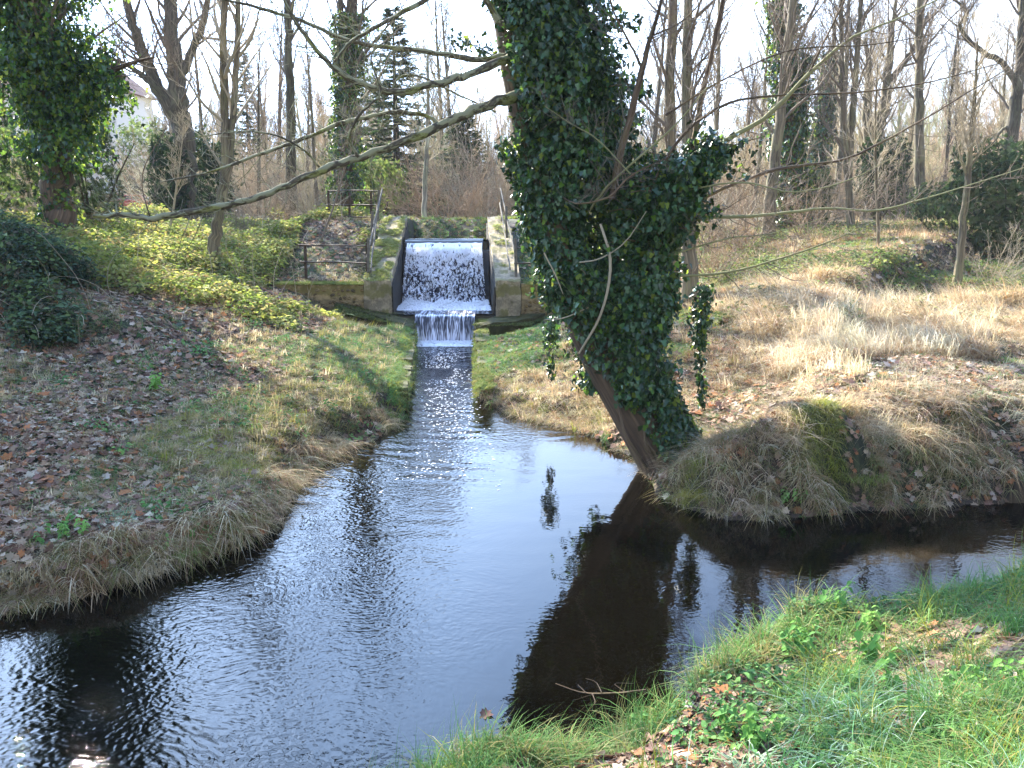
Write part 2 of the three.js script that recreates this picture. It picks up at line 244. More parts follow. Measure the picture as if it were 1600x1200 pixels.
{
  const ZN = -21.72, ZF = -26.3;
  const wall = (near, far, w, label) => {   // near/far inner-face x; w signed thickness
    const t = thing('weir_wall', label, 'wall', [0, 0, 0]);
    const xs = w < 0 ? [[near + w, far + w], [near, far]] : [[near, far], [near + w, far + w]];
    const c = [0, 1].map((X) => [0, 1].map((Y) => [[xs[X][1], Y ? 3.03 : -0.6, ZF], [xs[X][0], Y ? 1.52 : -0.6, ZN]]));
    part(t, 'wall_body', block(c, 0.04, 26), M.concrete);
    const sg = w < 0 ? 1 : -1, o = 0.035 * sg, cc = [0, 1].map((X) => [0, 1].map((Y) => [[far + (X === (sg > 0 ? 1 : 0) ? o : -0.05 * sg), Y ? 2.86 : -0.5, ZF + 0.02], [near + (X === (sg > 0 ? 1 : 0) ? o : -0.05 * sg), Y ? 1.36 : -0.5, ZN - 0.1]])); part(t, 'wet_shaded_face', block(cc, 0.025, 14), M.algaeShade);  // slab over the inner face: wet algae with the shade painted into it
    return t;
  };
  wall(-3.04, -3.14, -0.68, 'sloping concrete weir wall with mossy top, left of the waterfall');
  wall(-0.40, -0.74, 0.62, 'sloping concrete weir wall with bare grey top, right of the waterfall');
  const rw = (x0, x1, label, seed) => {
    const t = thing('retaining_wall', label, 'wall'), r = rng(seed);
    part(t, 'mortar_bed', block(boxc(x0, x1, -0.2, 1.44, -22.06, -21.78), 0.02, 14), M.mortar);
    const geos = [0, 1, 2, 3].map((k) => { const g = new THREE.IcosahedronGeometry(1, 1), p = g.attributes.position; for (let i = 0; i < p.count; i++) { const s = 0.75 + 0.5 * noise3(p.getX(i) * 1.3 + k * 9, p.getY(i) * 1.3, p.getZ(i) * 1.3); p.setXYZ(i, p.getX(i) * s, p.getY(i) * s, p.getZ(i) * s); } g.computeVertexNormals(); return g; });
    let n = 0;
    for (let y = 0.30; y < 1.36 && n < 150; y += 0.098) for (let x = x0 + 0.05 + r() * 0.08; x < x1 - 0.03; x += 0.085 + r() * 0.09) {
      if (r() < lerp(0.05, 0.5, smoothstep(y, 0.75, 1.3))) continue;
      const m = part(t, 'stone', geos[Math.floor(r() * 4)], M.stones[Math.floor(r() * 5)]); m.position.set(x, y + (r() - 0.5) * 0.03, -21.79 + r() * 0.012); m.scale.set(0.035 + r() * 0.035, 0.028 + r() * 0.022, 0.03); m.rotation.z = (r() - 0.5) * 0.9; n++;
    }
  };
  rw(-6.0, -3.74, 'rubble stone retaining wall below the left wooden fence', 11);
  rw(0.24, 3.2, 'rubble stone retaining wall behind the leaning ivy tree', 12);
  // apron the water lands on, spillway face, flanking ledges
  const ap = thing('weir_apron', 'wet stone apron and spillway under the waterfall', 'spillway');
  part(ap, 'apron_slab', block(boxc(-3.12, -0.45, -0.5, 0.655, -23.9, -21.62), 0.02, 12), M.wetConcrete);
  part(ap, 'lip', block(boxc(-3.15, -0.7, 1.6, 2.33, -25.6, -24.75), 0.01, 8), M.wetConcrete);
  part(ap, 'spillway_face', block([[[[-3.12, -0.2, -25.5], [-3.1, -0.2, -23.75]], [[-3.12, 2.2, -25.0], [-3.1, 2.1, -24.6]]], [[[-0.7, -0.2, -25.5], [-0.6, -0.2, -23.75]], [[-0.7, 2.2, -25.0], [-0.66, 2.1, -24.6]]]], 0.05, 16), M.wetConcrete);
  const ledge = (c, label) => { const t = thing('stone_ledge', label, 'ledge'); part(t, 'ledge_stone', block(c, 0.07, 12), M.mossStone); };
  ledge([[[[-4.6, -0.3, -21.85], [-4.0, -0.3, -21.5]], [[-4.6, 1.0, -21.85], [-4.0, 0.85, -21.5]]], [[[-2.42, -0.3, -21.85], [-2.42, -0.3, -21.0]], [[-2.42, 0.62, -21.85], [-2.42, 0.46, -21.0]]]], 'mossy stone ledge at the foot of the left retaining wall');
  ledge([[[[-0.93, -0.3, -21.85], [-0.93, -0.3, -21.0]], [[-0.93, 0.62, -21.85], [-0.93, 0.48, -21.0]]], [[[0.9, -0.3, -21.85], [0.5, -0.3, -21.4]], [[0.9, 0.72, -21.85], [0.5, 0.62, -21.4]]]], 'mossy stone ledge at the foot of the right retaining wall');
  // low channel walls of rough stones
  const row = (pts, inn, label, seed) => {
    const t = thing('channel_wall', label, 'wall'), r = rng(seed), cv = new THREE.CatmullRomCurve3(pts.map(([x, z]) => V(x, 0, z))); const L = cv.getLength(); let s = 0;
    while (s < L - 0.1) {
      const len = 0.32 + r() * 0.3, a = cv.getPointAt(s / L), b = cv.getPointAt(Math.min(1, (s + len - 0.02) / L)), hh = 0.34 + r() * 0.09, w = 0.22 + r() * 0.08;
      part(t, 'stone', block([0, 1].map((X) => [0, 1].map((Y) => [[b.x + (X === (inn > 0 ? 1 : 0) ? 0.03 * inn : -w * inn), Y ? hh : -0.35, b.z], [a.x + (X === (inn > 0 ? 1 : 0) ? 0.03 * inn : -w * inn), Y ? hh : -0.35, a.z]])), 0.05, 4), M.mossStone); s += len;
    }
  };
  row([[-1.8, -14.3], [-1.97, -16.47], [-2.43, -21.2]], 1, 'low mossy stone edge along the left side of the narrow channel', 5);
  row([[-0.6, -15.6], [-0.66, -17.09], [-0.9, -21.2]], -1, 'low mossy stone edge along the right side of the narrow channel', 6);
}
// falling water
{
  const foamTex = (sx, sy, lo, hi, seed) => tex(1024, 1024, (u, v) => {
    const wv = v + 0.02 * noise(u * 30, 4), a = noise(u * sx + 1.6 * noise(u * 20, v * 12), wv * sy) * 0.5 + noise(u * sx * 2.1 + 9, wv * sy * 2.2) * 0.32 + noise(u * sx * 4.3, wv * sy * 3.1 + 5) * 0.18, cl = fbm(u * 9 + seed, v * 5, 3) - 0.5;
    const k = smoothstep(a + cl * 0.35 + lerp(-0.03, 0.34, smoothstep(v, 0.5, 0.97)) + 0.16 * smoothstep(v, 0.14, 0.0), lo, hi);
    return [lerp(0.10, 0.98, k), lerp(0.11, 0.98, k), lerp(0.17, 1.0, k)];
  });
  const fallMap = foamTex(62, 30, 0.47, 0.66, 3), stepMap = tex(512, 256, (u, v) => { const k = smoothstep(fbm(u * 46 + 2 * noise(u * 9, v * 3), v * 3 + 6 * noise(u * 12, 5), 3) * 0.8 + noise(u * 150, v * 9) * 0.35 + 0.25 * smoothstep(v, 0.35, 0.0), 0.42, 0.86); return [lerp(0.13, 0.95, k), lerp(0.14, 0.95, k), lerp(0.19, 0.98, k)]; });
  for (const t of [fallMap, stepMap]) t.wrapS = t.wrapT = THREE.ClampToEdgeWrapping;
  const sheet = (nu, nv, fn) => { const g = new THREE.PlaneGeometry(1, 1, nu, nv), p = g.attributes.position; for (let i = 0; i < p.count; i++) { const q = fn(p.getX(i) + 0.5, p.getY(i) + 0.5); p.setXYZ(i, ...q); } g.computeVertexNormals(); return g; };
  const f = new THREE.Group(); put(f, 'waterfall', 'white water tumbling over the stone weir between concrete walls', 'waterfall');
  const fallPt = (u, v) => { const w = lerp(1.15, 1.05, v), x = WX + (u - 0.5) * 2 * w + lerp(0.13, 0.0, v) * 0, t = 1 - v; const y = v > 0.9 ? 2.16 + 0.26 * Math.sin((v - 0.9) / 0.1 * 1.57) : lerp(0.70, 2.16, v / 0.9), z = v > 0.9 ? lerp(-24.42, -24.95, (v - 0.9) / 0.1) : lerp(-23.62, -24.42, v / 0.9); const rr = v > 0.9 ? 0 : (fbm(u * 14, v * 7, 3) - 0.5) * 0.22 * smoothstep(t, 0.08, 0.25); return [x + 0.03 * (1 - v), y + rr * 0.8, z + rr]; };
  part(f, 'main_fall', sheet(70, 60, fallPt), std(C(0.9, 0.9, 0.92), 0.25, { map: fallMap }));
  const lipG = sheet(40, 8, (u, v) => { const a = v * 1.4; return [WX - 0.02 + (u - 0.5) * 2.2, 2.435 - 0.2 * (1 - Math.cos(1.4 - a)) * 1.05, -24.98 + 0.36 * Math.sin(1.4 - a) + 0.02 * noise(u * 20, v * 3)]; });
  part(f, 'lip_water', lipG, new THREE.MeshPhysicalMaterial({ color: C(0.06, 0.06, 0.06), roughness: 0.08, ior: 1.333 }));
  part(f, 'lower_fall', sheet(60, 12, (u, v) => [-1.68 + (u - 0.5) * 1.5, v > 0.7 ? 0.69 + 0.02 * noise(u * 20, v * 9) : lerp(0.02, 0.69, Math.pow(v / 0.7, 0.7)), (v > 0.7 ? lerp(-21.5, -22.4, (v - 0.7) / 0.3) : lerp(-21.3, -21.5, v / 0.7)) + 0.03 * noise(u * 45, 3)]), std(C(0.85, 0.86, 0.9), 0.2, { map: stepMap }));
  part(f, 'apron_water', sheet(30, 6, (u, v) => [-1.76 - 0.06 * v + (u - 0.5) * lerp(2.62, 2.42, v), 0.685 + 0.02 * noise(u * 14, v * 5), lerp(-21.66, -23.7, v)]), new THREE.MeshPhysicalMaterial({ color: C(0.05, 0.05, 0.05), roughness: 0.06, ior: 1.333 }));
  // strands and drops of white water
  const r = rng(77), drop = new THREE.IcosahedronGeometry(1, 0), foam = std(C(0.86, 0.87, 0.9), 0.55), list = [], m = new THREE.Matrix4(), q = new THREE.Quaternion(), e = new THREE.Euler();
  for (let i = 0; i < 13000; i++) { const u = r(), v = 0.03 + 0.87 * Math.pow(r(), 0.8); if (noise(u * 50, v * 28) < 0.42 + 0.2 * r() - 0.25 * smoothstep(v, 0.6, 0.9)) continue; const p = fallPt(u, v); q.setFromEuler(e.set(-0.6, 0, (r() - 0.5) * 1.1)); const s = 0.003 + r() * 0.0055; list.push(new THREE.Matrix4().compose(V(p[0], p[1] + 0.02 + r() * 0.05, p[2] + 0.02 + r() * 0.05), q, V(s, s * (1.5 + r() * 3.5), s))); }
  for (let i = 0; i < 5200; i++) { const u = r(), k = Math.pow(r(), 1.5); const s = 0.007 + r() * 0.016; list.push(m.clone().compose(V(-1.80 + (u - 0.5) * lerp(2.3, 2.55, k), 0.69 + (0.05 + 0.2 * noise(u * 14, 2)) * (1 - k) * r(), -23.6 + k * 1.2 + (r() - 0.5) * 0.1), q.identity(), V(s * 1.4, s * 0.8, s))); }
  for (let i = 0; i < 1500; i++) { const u = r(), k = Math.pow(r(), 2); const s = 0.010 + r() * 0.02; list.push(m.clone().compose(V(-1.68 + (u - 0.5) * 1.5, 0.01 + 0.07 * (1 - k) * r(), -21.3 + k * 0.5), q.identity(), V(s * 1.5, s * 0.6, s))); }
  const im = new THREE.InstancedMesh(drop, foam, list.length); list.forEach((a, i) => im.setMatrixAt(i, a)); im.name = 'spray'; im.userData.kind = 'stuff'; f.add(im);
  // bubbles drifting down the channel
  const bl = []; for (let i = 0; i < 2600; i++) { const t = Math.pow(r(), 0.85), z = -21 + 11.5 * t, c = lerp(-1.68, -0.9, smoothstep(t, 0, 0.8)), w = z < -14.5 ? 0.62 : lerp(0.6, 1.0, (z + 14.5) / 5); const x = c + (r() + r() - 1) * w; if (!inWater(x, z) || r() < t * 0.75 || noise(x * 2, z * 0.8) < 0.35) continue; const s = 0.004 + r() * 0.009; bl.push(new THREE.Matrix4().compose(V(x, 0.003, z), q.identity(), V(s * (1 + r()), s * 0.35, s))); }
  const ib = new THREE.InstancedMesh(new THREE.IcosahedronGeometry(1, 1), foam, bl.length); bl.forEach((a, i) => ib.setMatrixAt(i, a)); put(ib, 'foam_bubbles', 'small white foam bubbles drifting on the channel water', 'foam', null, 'stuff');
}

// ---------------------------------------------------------------- fences
const plankTex = tex(128, 512, (u, v) => { const k = 0.6 + 0.5 * (fbm(u * 24, v * 5, 4, 1) - 0.3); return [k, k * 0.97, k * 0.92]; });
M.wood = std(C(0.20, 0.13, 0.075), 0.85, { map: plankTex, bumpMap: plankTex, bumpScale: 0.01 });
M.woodGrey = std(C(0.46, 0.43, 0.37), 0.9, { map: plankTex, bumpMap: plankTex, bumpScale: 0.012 });
function beam(a, b, w, h, seed = 0) {   // a worn timber from a to b
  const d = V().subVectors(b, a), L = d.length(), g = new THREE.BoxGeometry(w, L, h, 2, Math.max(4, Math.round(L / 0.15)), 2), p = g.attributes.position, uv = g.attributes.uv;
  for (let i = 0; i < p.count; i++) { const x = p.getX(i), y = p.getY(i), z = p.getZ(i), k = 0.012, c = (Math.abs(x) > w * 0.4 && Math.abs(z) > h * 0.4) ? 0.86 : 1; uv.setXY(i, (x + z) * 3, y * 1.2 + seed); p.setXYZ(i, x * c + (noise(y * 2.5 + seed, 3.3) - 0.5) * k * 2, y, z * c + (noise(y * 2.5 + seed, 9.3) - 0.5) * k * 2); }
  g.computeVertexNormals(); g.applyQuaternion(new THREE.Quaternion().setFromUnitVectors(V(0, 1, 0), d.normalize())); g.translate((a.x + b.x) / 2, (a.y + b.y) / 2, (a.z + b.z) / 2); return g;
}
function fence(label, posts, rails, mat, pw = 0.075) {
  const t = thing('wooden_fence', label, 'fence'); let k = 0;
  for (const [a, b] of posts) part(t, 'post', beam(a, b, pw, pw, k++ * 3.1), mat);
  for (const [a, b, w] of rails) part(t, 'rail', beam(a, b, 0.035, w ?? 0.085, k++ * 3.1), mat);
}
{
  const P = (px, py, z) => at(px, py, z);
  fence('short brown two-rail fence on top of the left retaining wall', [[P(478, 438, -22.4), P(477, 382, -22.4)], [P(574, 434, -22.3), P(574, 379, -22.3)]], [[P(466, 383, -22.34), P(579, 384, -22.24)], [P(468, 409, -22.34), P(579, 411, -22.24)]], M.wood);
  fence('pale weathered handrail climbing beside the left weir wall', [[P(575, 425, -22.1), P(576, 372, -22.1)], [P(581, 385, -23.8), P(582, 330, -23.8)], [P(590, 345, -25.8), P(592, 297, -25.8)]], [[P(573, 404, -22.1), P(597, 296, -26.0), 0.10], [P(579, 424, -22.1), P(590, 322, -26.0), 0.09]], M.woodGrey, 0.07);
  fence('far wooden fence with two rails above the left terrace', [[P(514, 340, -27.6), P(513, 298, -27.6)], [P(580, 336, -27.4), P(580, 300, -27.4)], [P(546, 337, -27.5), P(546, 300, -27.5)]], [[P(512, 298, -27.55), P(592, 298, -27.3)], [P(510, 320, -27.55), P(588, 320, -27.3)], [P(536, 338, -27.5), P(586, 339, -27.3), 0.06]], M.wood);
  fence('pale weathered handrail climbing beside the right weir wall', [[P(806, 432, -22.0), P(805, 372, -22.0)], [P(792, 372, -24.2), P(791, 322, -24.2)], [P(784, 345, -25.9), P(783, 298, -25.9)]], [[P(808, 412, -22.0), P(782, 296, -26.0), 0.10], [P(797, 420, -22.0), P(781, 318, -26.0), 0.08]], M.woodGrey, 0.07);
  fence('short brown two-rail fence on top of the right retaining wall', [[P(806, 434, -22.2), P(806, 384, -22.2)], [P(872, 434, -22.2), P(872, 384, -22.2)]], [[P(803, 387, -22.15), P(880, 388, -22.1)], [P(803, 411, -22.15), P(880, 412, -22.1)]], M.wood);
}

// ---------------------------------------------------------------- leaves, blades and how they are strewn
function poly(pts, tris, fold = 0) { const g = new THREE.BufferGeometry(), p = []; for (const [x, y] of pts) p.push(x, y, Math.abs(x) * fold - y * y * 0.18 * (fold ? 1 : 0)); g.setAttribute('position', new THREE.BufferAttribute(new Float32Array(p), 3)); g.setIndex(tris); g.computeVertexNormals(); g.setAttribute('uv', new THREE.BufferAttribute(new Float32Array(pts.flat()), 2)); return g; }
// unit leaves lie in xy, stalk at the origin, tip at +y
const fan = (o) => { const t = []; for (let i = 1; i < o.length - 1; i++) t.push(0, i, i + 1); return t; };
const ivyShape = [[0, 0.28], [0, 0], [0.34, -0.05], [0.5, 0.22], [0.27, 0.42], [0.33, 0.68], [0, 1], [-0.33, 0.68], [-0.27, 0.42], [-0.5, 0.22], [-0.34, -0.05], [0, 0]];
const ivyLeaf = poly(ivyShape, fan(ivyShape), 0.35);
const mapleShape = [[0, 0.35], [0, 0], [0.22, -0.08], [0.30, 0.12], [0.62, 0.08], [0.46, 0.34], [0.66, 0.62], [0.30, 0.60], [0.22, 0.78], [0, 1.05], [-0.22, 0.78], [-0.30, 0.60], [-0.66, 0.62], [-0.46, 0.34], [-0.62, 0.08], [-0.30, 0.12], [-0.22, -0.08], [0, 0]];
function curled(seed) { const g = poly(mapleShape, fan(mapleShape), 0), p = g.attributes.position, r = rng(seed), a = r() * 6, k = 0.25 + r() * 0.5; for (let i = 0; i < p.count; i++) { const x = p.getX(i), y = p.getY(i) - 0.45; p.setZ(i, (Math.pow(x * Math.cos(a) + y * Math.sin(a), 2) * 0.9 + (noise(x * 4 + seed, y * 4) - 0.5) * 0.4) * k); } g.computeVertexNormals(); return g; }
const litterGeo = [1, 2, 3, 4].map(curled);
const ovateShape = [[0, 0], [0.2, 0.06], [0.34, 0.3], [0.27, 0.6], [0, 1], [-0.27, 0.6], [-0.34, 0.3], [-0.2, 0.06]];
function ovate() { const p = [...ovateShape, [0, 0.3], [0, 0.62]]; return poly(p, [0, 1, 8, 1, 2, 8, 2, 3, 9, 2, 9, 8, 3, 4, 9, 4, 5, 9, 5, 6, 9, 6, 8, 9, 6, 7, 8, 7, 0, 8], 0.4); }
const ovateLeaf = ovate();
const along = V();
// tuft of blades; bias > 0 combs them towards +x
function tuft(seed, n, h, spread, bend, width, bias = 0, droop = 0.45) {
  const r = rng(seed), p = [], ix = [];
  for (let b = 0; b < n; b++) {
    const a0 = r() * 6.283, rr = Math.sqrt(r()) * spread, bx = Math.cos(a0) * rr, bz = Math.sin(a0) * rr;
    let az = r() * 6.283, dx = Math.cos(az), dz = Math.sin(az); dx = dx * (1 - bias) + bias; dz *= (1 - bias * 0.7);
    const L = h * (0.55 + 0.6 * r()), be = bend * (0.4 + r()), w = width * (0.6 + 0.7 * r()), o = p.length / 3, dn = droop * (0.5 + r()); const nl = Math.hypot(dx, dz) || 1, sx = -dz / nl, sz = dx / nl, K = 4;
    for (let k = 0; k <= K; k++) { const t = k / K, x = bx + dx * L * be * t * (0.25 + 0.75 * t), y = L * (t - dn * t * t * (1 + be * 0.3)), z = bz + dz * L * be * t * (0.25 + 0.75 * t), ww = w * (1 - t * 0.85) * 0.5; if (k < K) { p.push(x - sx * ww, y, z - sz * ww, x + sx * ww, y, z + sz * ww); } else p.push(x, y, z); }
    for (let k = 0; k < K - 1; k++) { const q = o + k * 2; ix.push(q, q + 1, q + 2, q + 1, q + 3, q + 2); } const q = o + (K - 1) * 2; ix.push(q, q + 1, q + 2);
  }
  const g = new THREE.BufferGeometry(); g.setAttribute('position', new THREE.BufferAttribute(new Float32Array(p), 3)); g.setIndex(ix); g.computeVertexNormals(); return g;
}
class Strew {   // collects placements and becomes one InstancedMesh for each shape
  constructor(geos, mat) { this.geos = geos; this.mat = mat; this.m = geos.map(() => []); this.c = geos.map(() => []); }
  add(k, mat4, col) { this.m[k].push(mat4); this.c[k].push(col); }
  get count() { return this.m.reduce((s, a) => s + a.length, 0); }
  build(name, parent, label, category) { if (!parent && this.geos.length > 1) { parent = new THREE.Group(); put(parent, name, label, category, null, 'stuff'); } this.geos.forEach((g, k) => { const n = this.m[k].length; if (!n) return; const im = new THREE.InstancedMesh(g, this.mat, n); for (let i = 0; i < n; i++) { im.setMatrixAt(i, this.m[k][i]); im.setColorAt(i, this.c[k][i]); } im.castShadow = im.receiveShadow = true; if (parent) { im.name = name; im.userData.kind = 'stuff'; parent.add(im); } else put(im, name, label, category, null, 'stuff'); }); }
}
const _q = new THREE.Quaternion(), _q2 = new THREE.Quaternion(), UPV = V(0, 1, 0);
function standing(p, up, spin, s, sy = s) { _q.setFromUnitVectors(UPV, up); _q2.setFromAxisAngle(UPV, spin); return new THREE.Matrix4().compose(p, _q.clone().multiply(_q2), V(s, sy, s)); }
function facing(p, nrm, tip, s) { const z = nrm.clone().normalize(), y = tip.clone().addScaledVector(z, -tip.dot(z)).normalize(), x = V().crossVectors(y, z); return new THREE.Matrix4().makeBasis(x.multiplyScalar(s), y.multiplyScalar(s), z.multiplyScalar(s)).setPosition(p); }
const rnd3 = (r) => V(r() - 0.5, r() - 0.5, r() - 0.5).multiplyScalar(2);
const vary = (c, r, k = 0.3) => { const f = 1 + (r() - 0.5) * 2 * k; return C(c[0] * f * (1 + (r() - 0.5) * 0.2), c[1] * f, c[2] * f * (1 + (r() - 0.5) * 0.2)); };
const pick = (a, r) => a[Math.floor(r() * a.length)];

// ---------------------------------------------------------------- ground cover
{
  const r = rng(2024);
  const LITTER = [[0.20, 0.125, 0.08], [0.26, 0.165, 0.105], [0.13, 0.075, 0.05], [0.34, 0.25, 0.17], [0.22, 0.135, 0.10], [0.32, 0.14, 0.06], [0.42, 0.34, 0.25], [0.16, 0.10, 0.07]];
  const litter = new Strew(litterGeo, leafy(C(1, 1, 1), 0.18));
  const shortG = new Strew([tuft(1, 10, 0.13, 0.06, 0.9, 0.010), tuft(2, 10, 0.11, 0.07, 1.1, 0.009), tuft(3, 9, 0.16, 0.05, 1.0, 0.010)], leafy(C(1, 1, 1), 0.5));
  const longG = new Strew([tuft(4, 13, 0.42, 0.07, 0.9, 0.010, 0.1, 0.5), tuft(5, 13, 0.36, 0.06, 1.1, 0.011, 0.2, 0.6), tuft(6, 11, 0.5, 0.06, 0.7, 0.009, 0.3, 0.42)], leafy(C(1, 1, 1), 0.5));
  const hang = new Strew([tuft(7, 14, 0.34, 0.07, 1.15, 0.007, 0.55, 0.8), tuft(8, 12, 0.26, 0.07, 0.9, 0.008, 0.6, 1.1), tuft(9, 14, 0.42, 0.06, 1.1, 0.006, 0.55, 0.85)], leafy(C(1, 1, 1), 0.45));
  const STRAW = [[0.60, 0.48, 0.28], [0.50, 0.38, 0.20], [0.70, 0.58, 0.38], [0.38, 0.27, 0.14]], OLIVE = [[0.25, 0.22, 0.07], [0.31, 0.26, 0.10], [0.19, 0.20, 0.06]], GREEN = [[0.11, 0.24, 0.05], [0.16, 0.29, 0.07], [0.08, 0.19, 0.04]], FROST = [[0.16, 0.33, 0.13], [0.24, 0.40, 0.20], [0.10, 0.26, 0.07], [0.38, 0.48, 0.35]], MOSS = [[0.30, 0.30, 0.03], [0.24, 0.27, 0.04]], RUST = [[0.34, 0.19, 0.10], [0.42, 0.28, 0.15]];
  const downhill = (n) => Math.atan2(-n.z, n.x);
  const N = 330000;
  for (let i = 0; i < N; i++) {
    const az = (r() - 0.5) * 2 * 0.80, rad = 2.1 * Math.pow(40 / 2.1, Math.pow(r(), 0.86)), x = Math.sin(az) * rad, z = -Math.cos(az) * rad;
    const d = offShore(x, z); if (d < 0.02) continue;
    if (Math.abs(x - WX) < (x < WX ? 1.95 : 2.15) && z < -21.65 && z > -27.5 && d > 0) continue;
    if (z < -34) continue;
    const y = ground(x, z), side = sideOf(x, z), n = normalAt(x, z), p = V(x, y, z), big = fbm(x * 0.7 + 11, z * 0.7, 3), fine = noise(x * 2.7 + 5, z * 2.7), up = n.clone().lerp(UPV, 0.5).normalize();
    const S = clamp(0.75 + rad * 0.022, 0.8, 1.35);
    const leaf = (sc = 1, pale = 1) => { const nn = n.clone().add(rnd3(r).multiplyScalar(0.42)).normalize(); litter.add(Math.floor(r() * 4), facing(p.clone().addScaledVector(n, 0.008 + r() * 0.03), nn, rnd3(r), (0.045 + 0.055 * r()) * S * sc), vary(pick(LITTER, r).map((c) => c * pale), r, 0.28)); };
    const grass = (st, pal, sc, dir) => { st.add(Math.floor(r() * 3), standing(p.clone().addScaledVector(n, -0.012), up, dir === undefined ? r() * 6.28 : dir + (r() - 0.5) * 1.3, sc * S * (0.75 + 0.5 * r())), vary(pick(pal, r), r, 0.25)); };
    const down = downhill(n);
    if (side === 'left') {
      const chan = smoothstep(z, -12.5, -14.5) * smoothstep(x, -4.8, -3.0);   // green strip beside the channel
      const wild = smoothstep(fbm(x * 0.5 + 2, z * 0.5 + 9, 3), 0.42, 0.6);
      if (d < 0.32) { if (chan > 0.5) grass(r() < 0.6 ? shortG : hang, r() < 0.6 ? GREEN : MOSS, 0.9, down); else { const lock = noise(x * 4.5 + 3, z * 4.5 + 8); if (lock < 0.38) { if (r() < 0.6) leaf(); } else if (r() < 0.72) grass(hang, r() < 0.45 ? STRAW : r() < 0.6 ? OLIVE : RUST, 0.45 + 0.75 * lock, down); else leaf(); } continue; }
      const mossy = smoothstep(d, 2.4, 0.9) * smoothstep(-z, 8.8, 10.0);   // rough olive grass at the bend
      if (chan > 0.4 && r() < 0.62 * chan * smoothstep(big, 0.25, 0.5)) { grass(shortG, r() < 0.75 ? GREEN : OLIVE, 1.0); continue; }
      if (mossy > 0.3 && r() < 0.55) { grass(r() < 0.5 ? hang : longG, r() < 0.55 ? OLIVE : r() < 0.6 ? STRAW : MOSS, 0.6, down); continue; }
      const g = 0.13 + 0.42 * smoothstep(big, 0.5, 0.66) + 0.16 * wild;
      if (r() < g) { if (r() < 0.4) grass(longG, r() < 0.6 ? STRAW : OLIVE, 0.5, down); else grass(shortG, r() < 0.55 ? GREEN : r() < 0.5 ? OLIVE : STRAW, 0.85); }
      else if (r() < 0.9) leaf();
    } else if (side === 'right') {
      const front = z > -12.2 && x > 1.9, penin = x < 1.6 && z < -12.5, clumpy = fbm(x * 1.3 + 40, z * 1.3, 3), q = r();
      if (front && d < 1.05) {   // the steep face: hanging grass in locks, bare soil and dead leaves between
        const lock = noise(x * 4.5 + 13, z * 4.5 + d * 3), mos = noise(x * 2.3 + 31, z * 2.3 + d * 1.2);
        if (d < 0.12 && q < 0.25) continue; if (lock < 0.36) { if (q < 0.55) leaf(0.9); else if (q < 0.55) grass(shortG, OLIVE, 0.7); continue; }
        if (mos > 0.8) grass(hang, r() < 0.5 ? MOSS : OLIVE, 0.75, down); else if (q < 0.6) grass(hang, r() < 0.45 ? STRAW : r() < 0.6 ? OLIVE : RUST, 0.5 + 0.7 * lock, down); else if (q < 0.8) leaf(); else if (q < 0.9) grass(shortG, r() < 0.5 ? GREEN : OLIVE, 0.9); continue;
      }
      if (penin) { if (z < -15.5 && x < 1.0) { if (q < 0.8) grass(shortG, r() < 0.7 ? GREEN : MOSS, 0.95); else leaf(); } else if (d < 1.7) { if (q < 0.6) grass(r() < 0.6 ? hang : longG, r() < 0.62 ? STRAW : r() < 0.6 ? MOSS : RUST, 0.45 + 0.6 * clumpy, down); else if (q < 0.75) leaf(); } else if (q < 0.5) grass(shortG, r() < 0.5 ? OLIVE : GREEN, 1); else leaf(); continue; }
      if (z > -12.8) { if (q < 0.6) leaf(1.1, 1.5); else if (q < 0.85) grass(hang, STRAW, 0.4 + 0.6 * clumpy, down); else grass(shortG, r() < 0.5 ? OLIVE : GREEN, 1); continue; }  // crest leaves coloured paler, so the strong sunlight sits in their colour
      const tall = smoothstep(x, 3.6, 4.8) * smoothstep(-z, 12.8, 13.6) * smoothstep(-z, 19, 16.5);
      if (q < tall * 0.8) { if (clumpy > 0.44) grass(longG, r() < 0.85 ? STRAW : RUST, 0.5 + 2.2 * (clumpy - 0.35), 2.6 + big * 2); else if (r() < 0.5) grass(hang, STRAW, 0.8, 2.2); else if (r() < 0.5) leaf(); continue; }
      const zone = fbm(x * 0.45 + 14, z * 0.6 + 3, 3);
      if (zone > 0.54) { if (q < 0.5) grass(shortG, r() < 0.6 ? GREEN : MOSS, 1.1); else if (q < 0.7) grass(longG, OLIVE, 0.5); else leaf(1.1); }
      else { if (q < 0.38) grass(longG, r() < 0.4 ? STRAW : r() < 0.7 ? RUST : OLIVE, 0.35 + 1.2 * Math.max(0, clumpy - 0.3), 2.5); else if (q < 0.52) grass(shortG, OLIVE, 1.1); else if (q < 0.9) leaf(1.15); }
    } else {
      const lit = fbm(x * 1.1 + 31, z * 1.1 + 4, 3), pale = smoothstep(x, 1.9, 2.6) * smoothstep(-z, 4.0, 4.8) * smoothstep(-z, 6.3, 5.6), gap = noise(x * 5.5 + 70, z * 5.5);
      if (d < 0.3) { if (gap > 0.3) grass(r() < 0.7 ? shortG : longG, r() < 0.6 ? GREEN : OLIVE, r() < 0.7 ? 0.9 : 0.4, down); else if (r() < 0.3) leaf(0.9); continue; }
      if (pale > 0.3 && lit < 0.56 && r() < 0.8) { if (r() < 0.8) grass(hang, STRAW, 0.42); else leaf(); continue; }
      const litterHere = Math.max(smoothstep(lit, 0.47, 0.56) * (0.3 + 0.7 * smoothstep(x, 2.4, 0.9)), smoothstep(x, 2.1, 1.2) * smoothstep(x, -0.5, 0.3) * smoothstep(-z, 2.6, 3.2) * 0.85, smoothstep(gap, 0.5, 0.15) * 0.6);
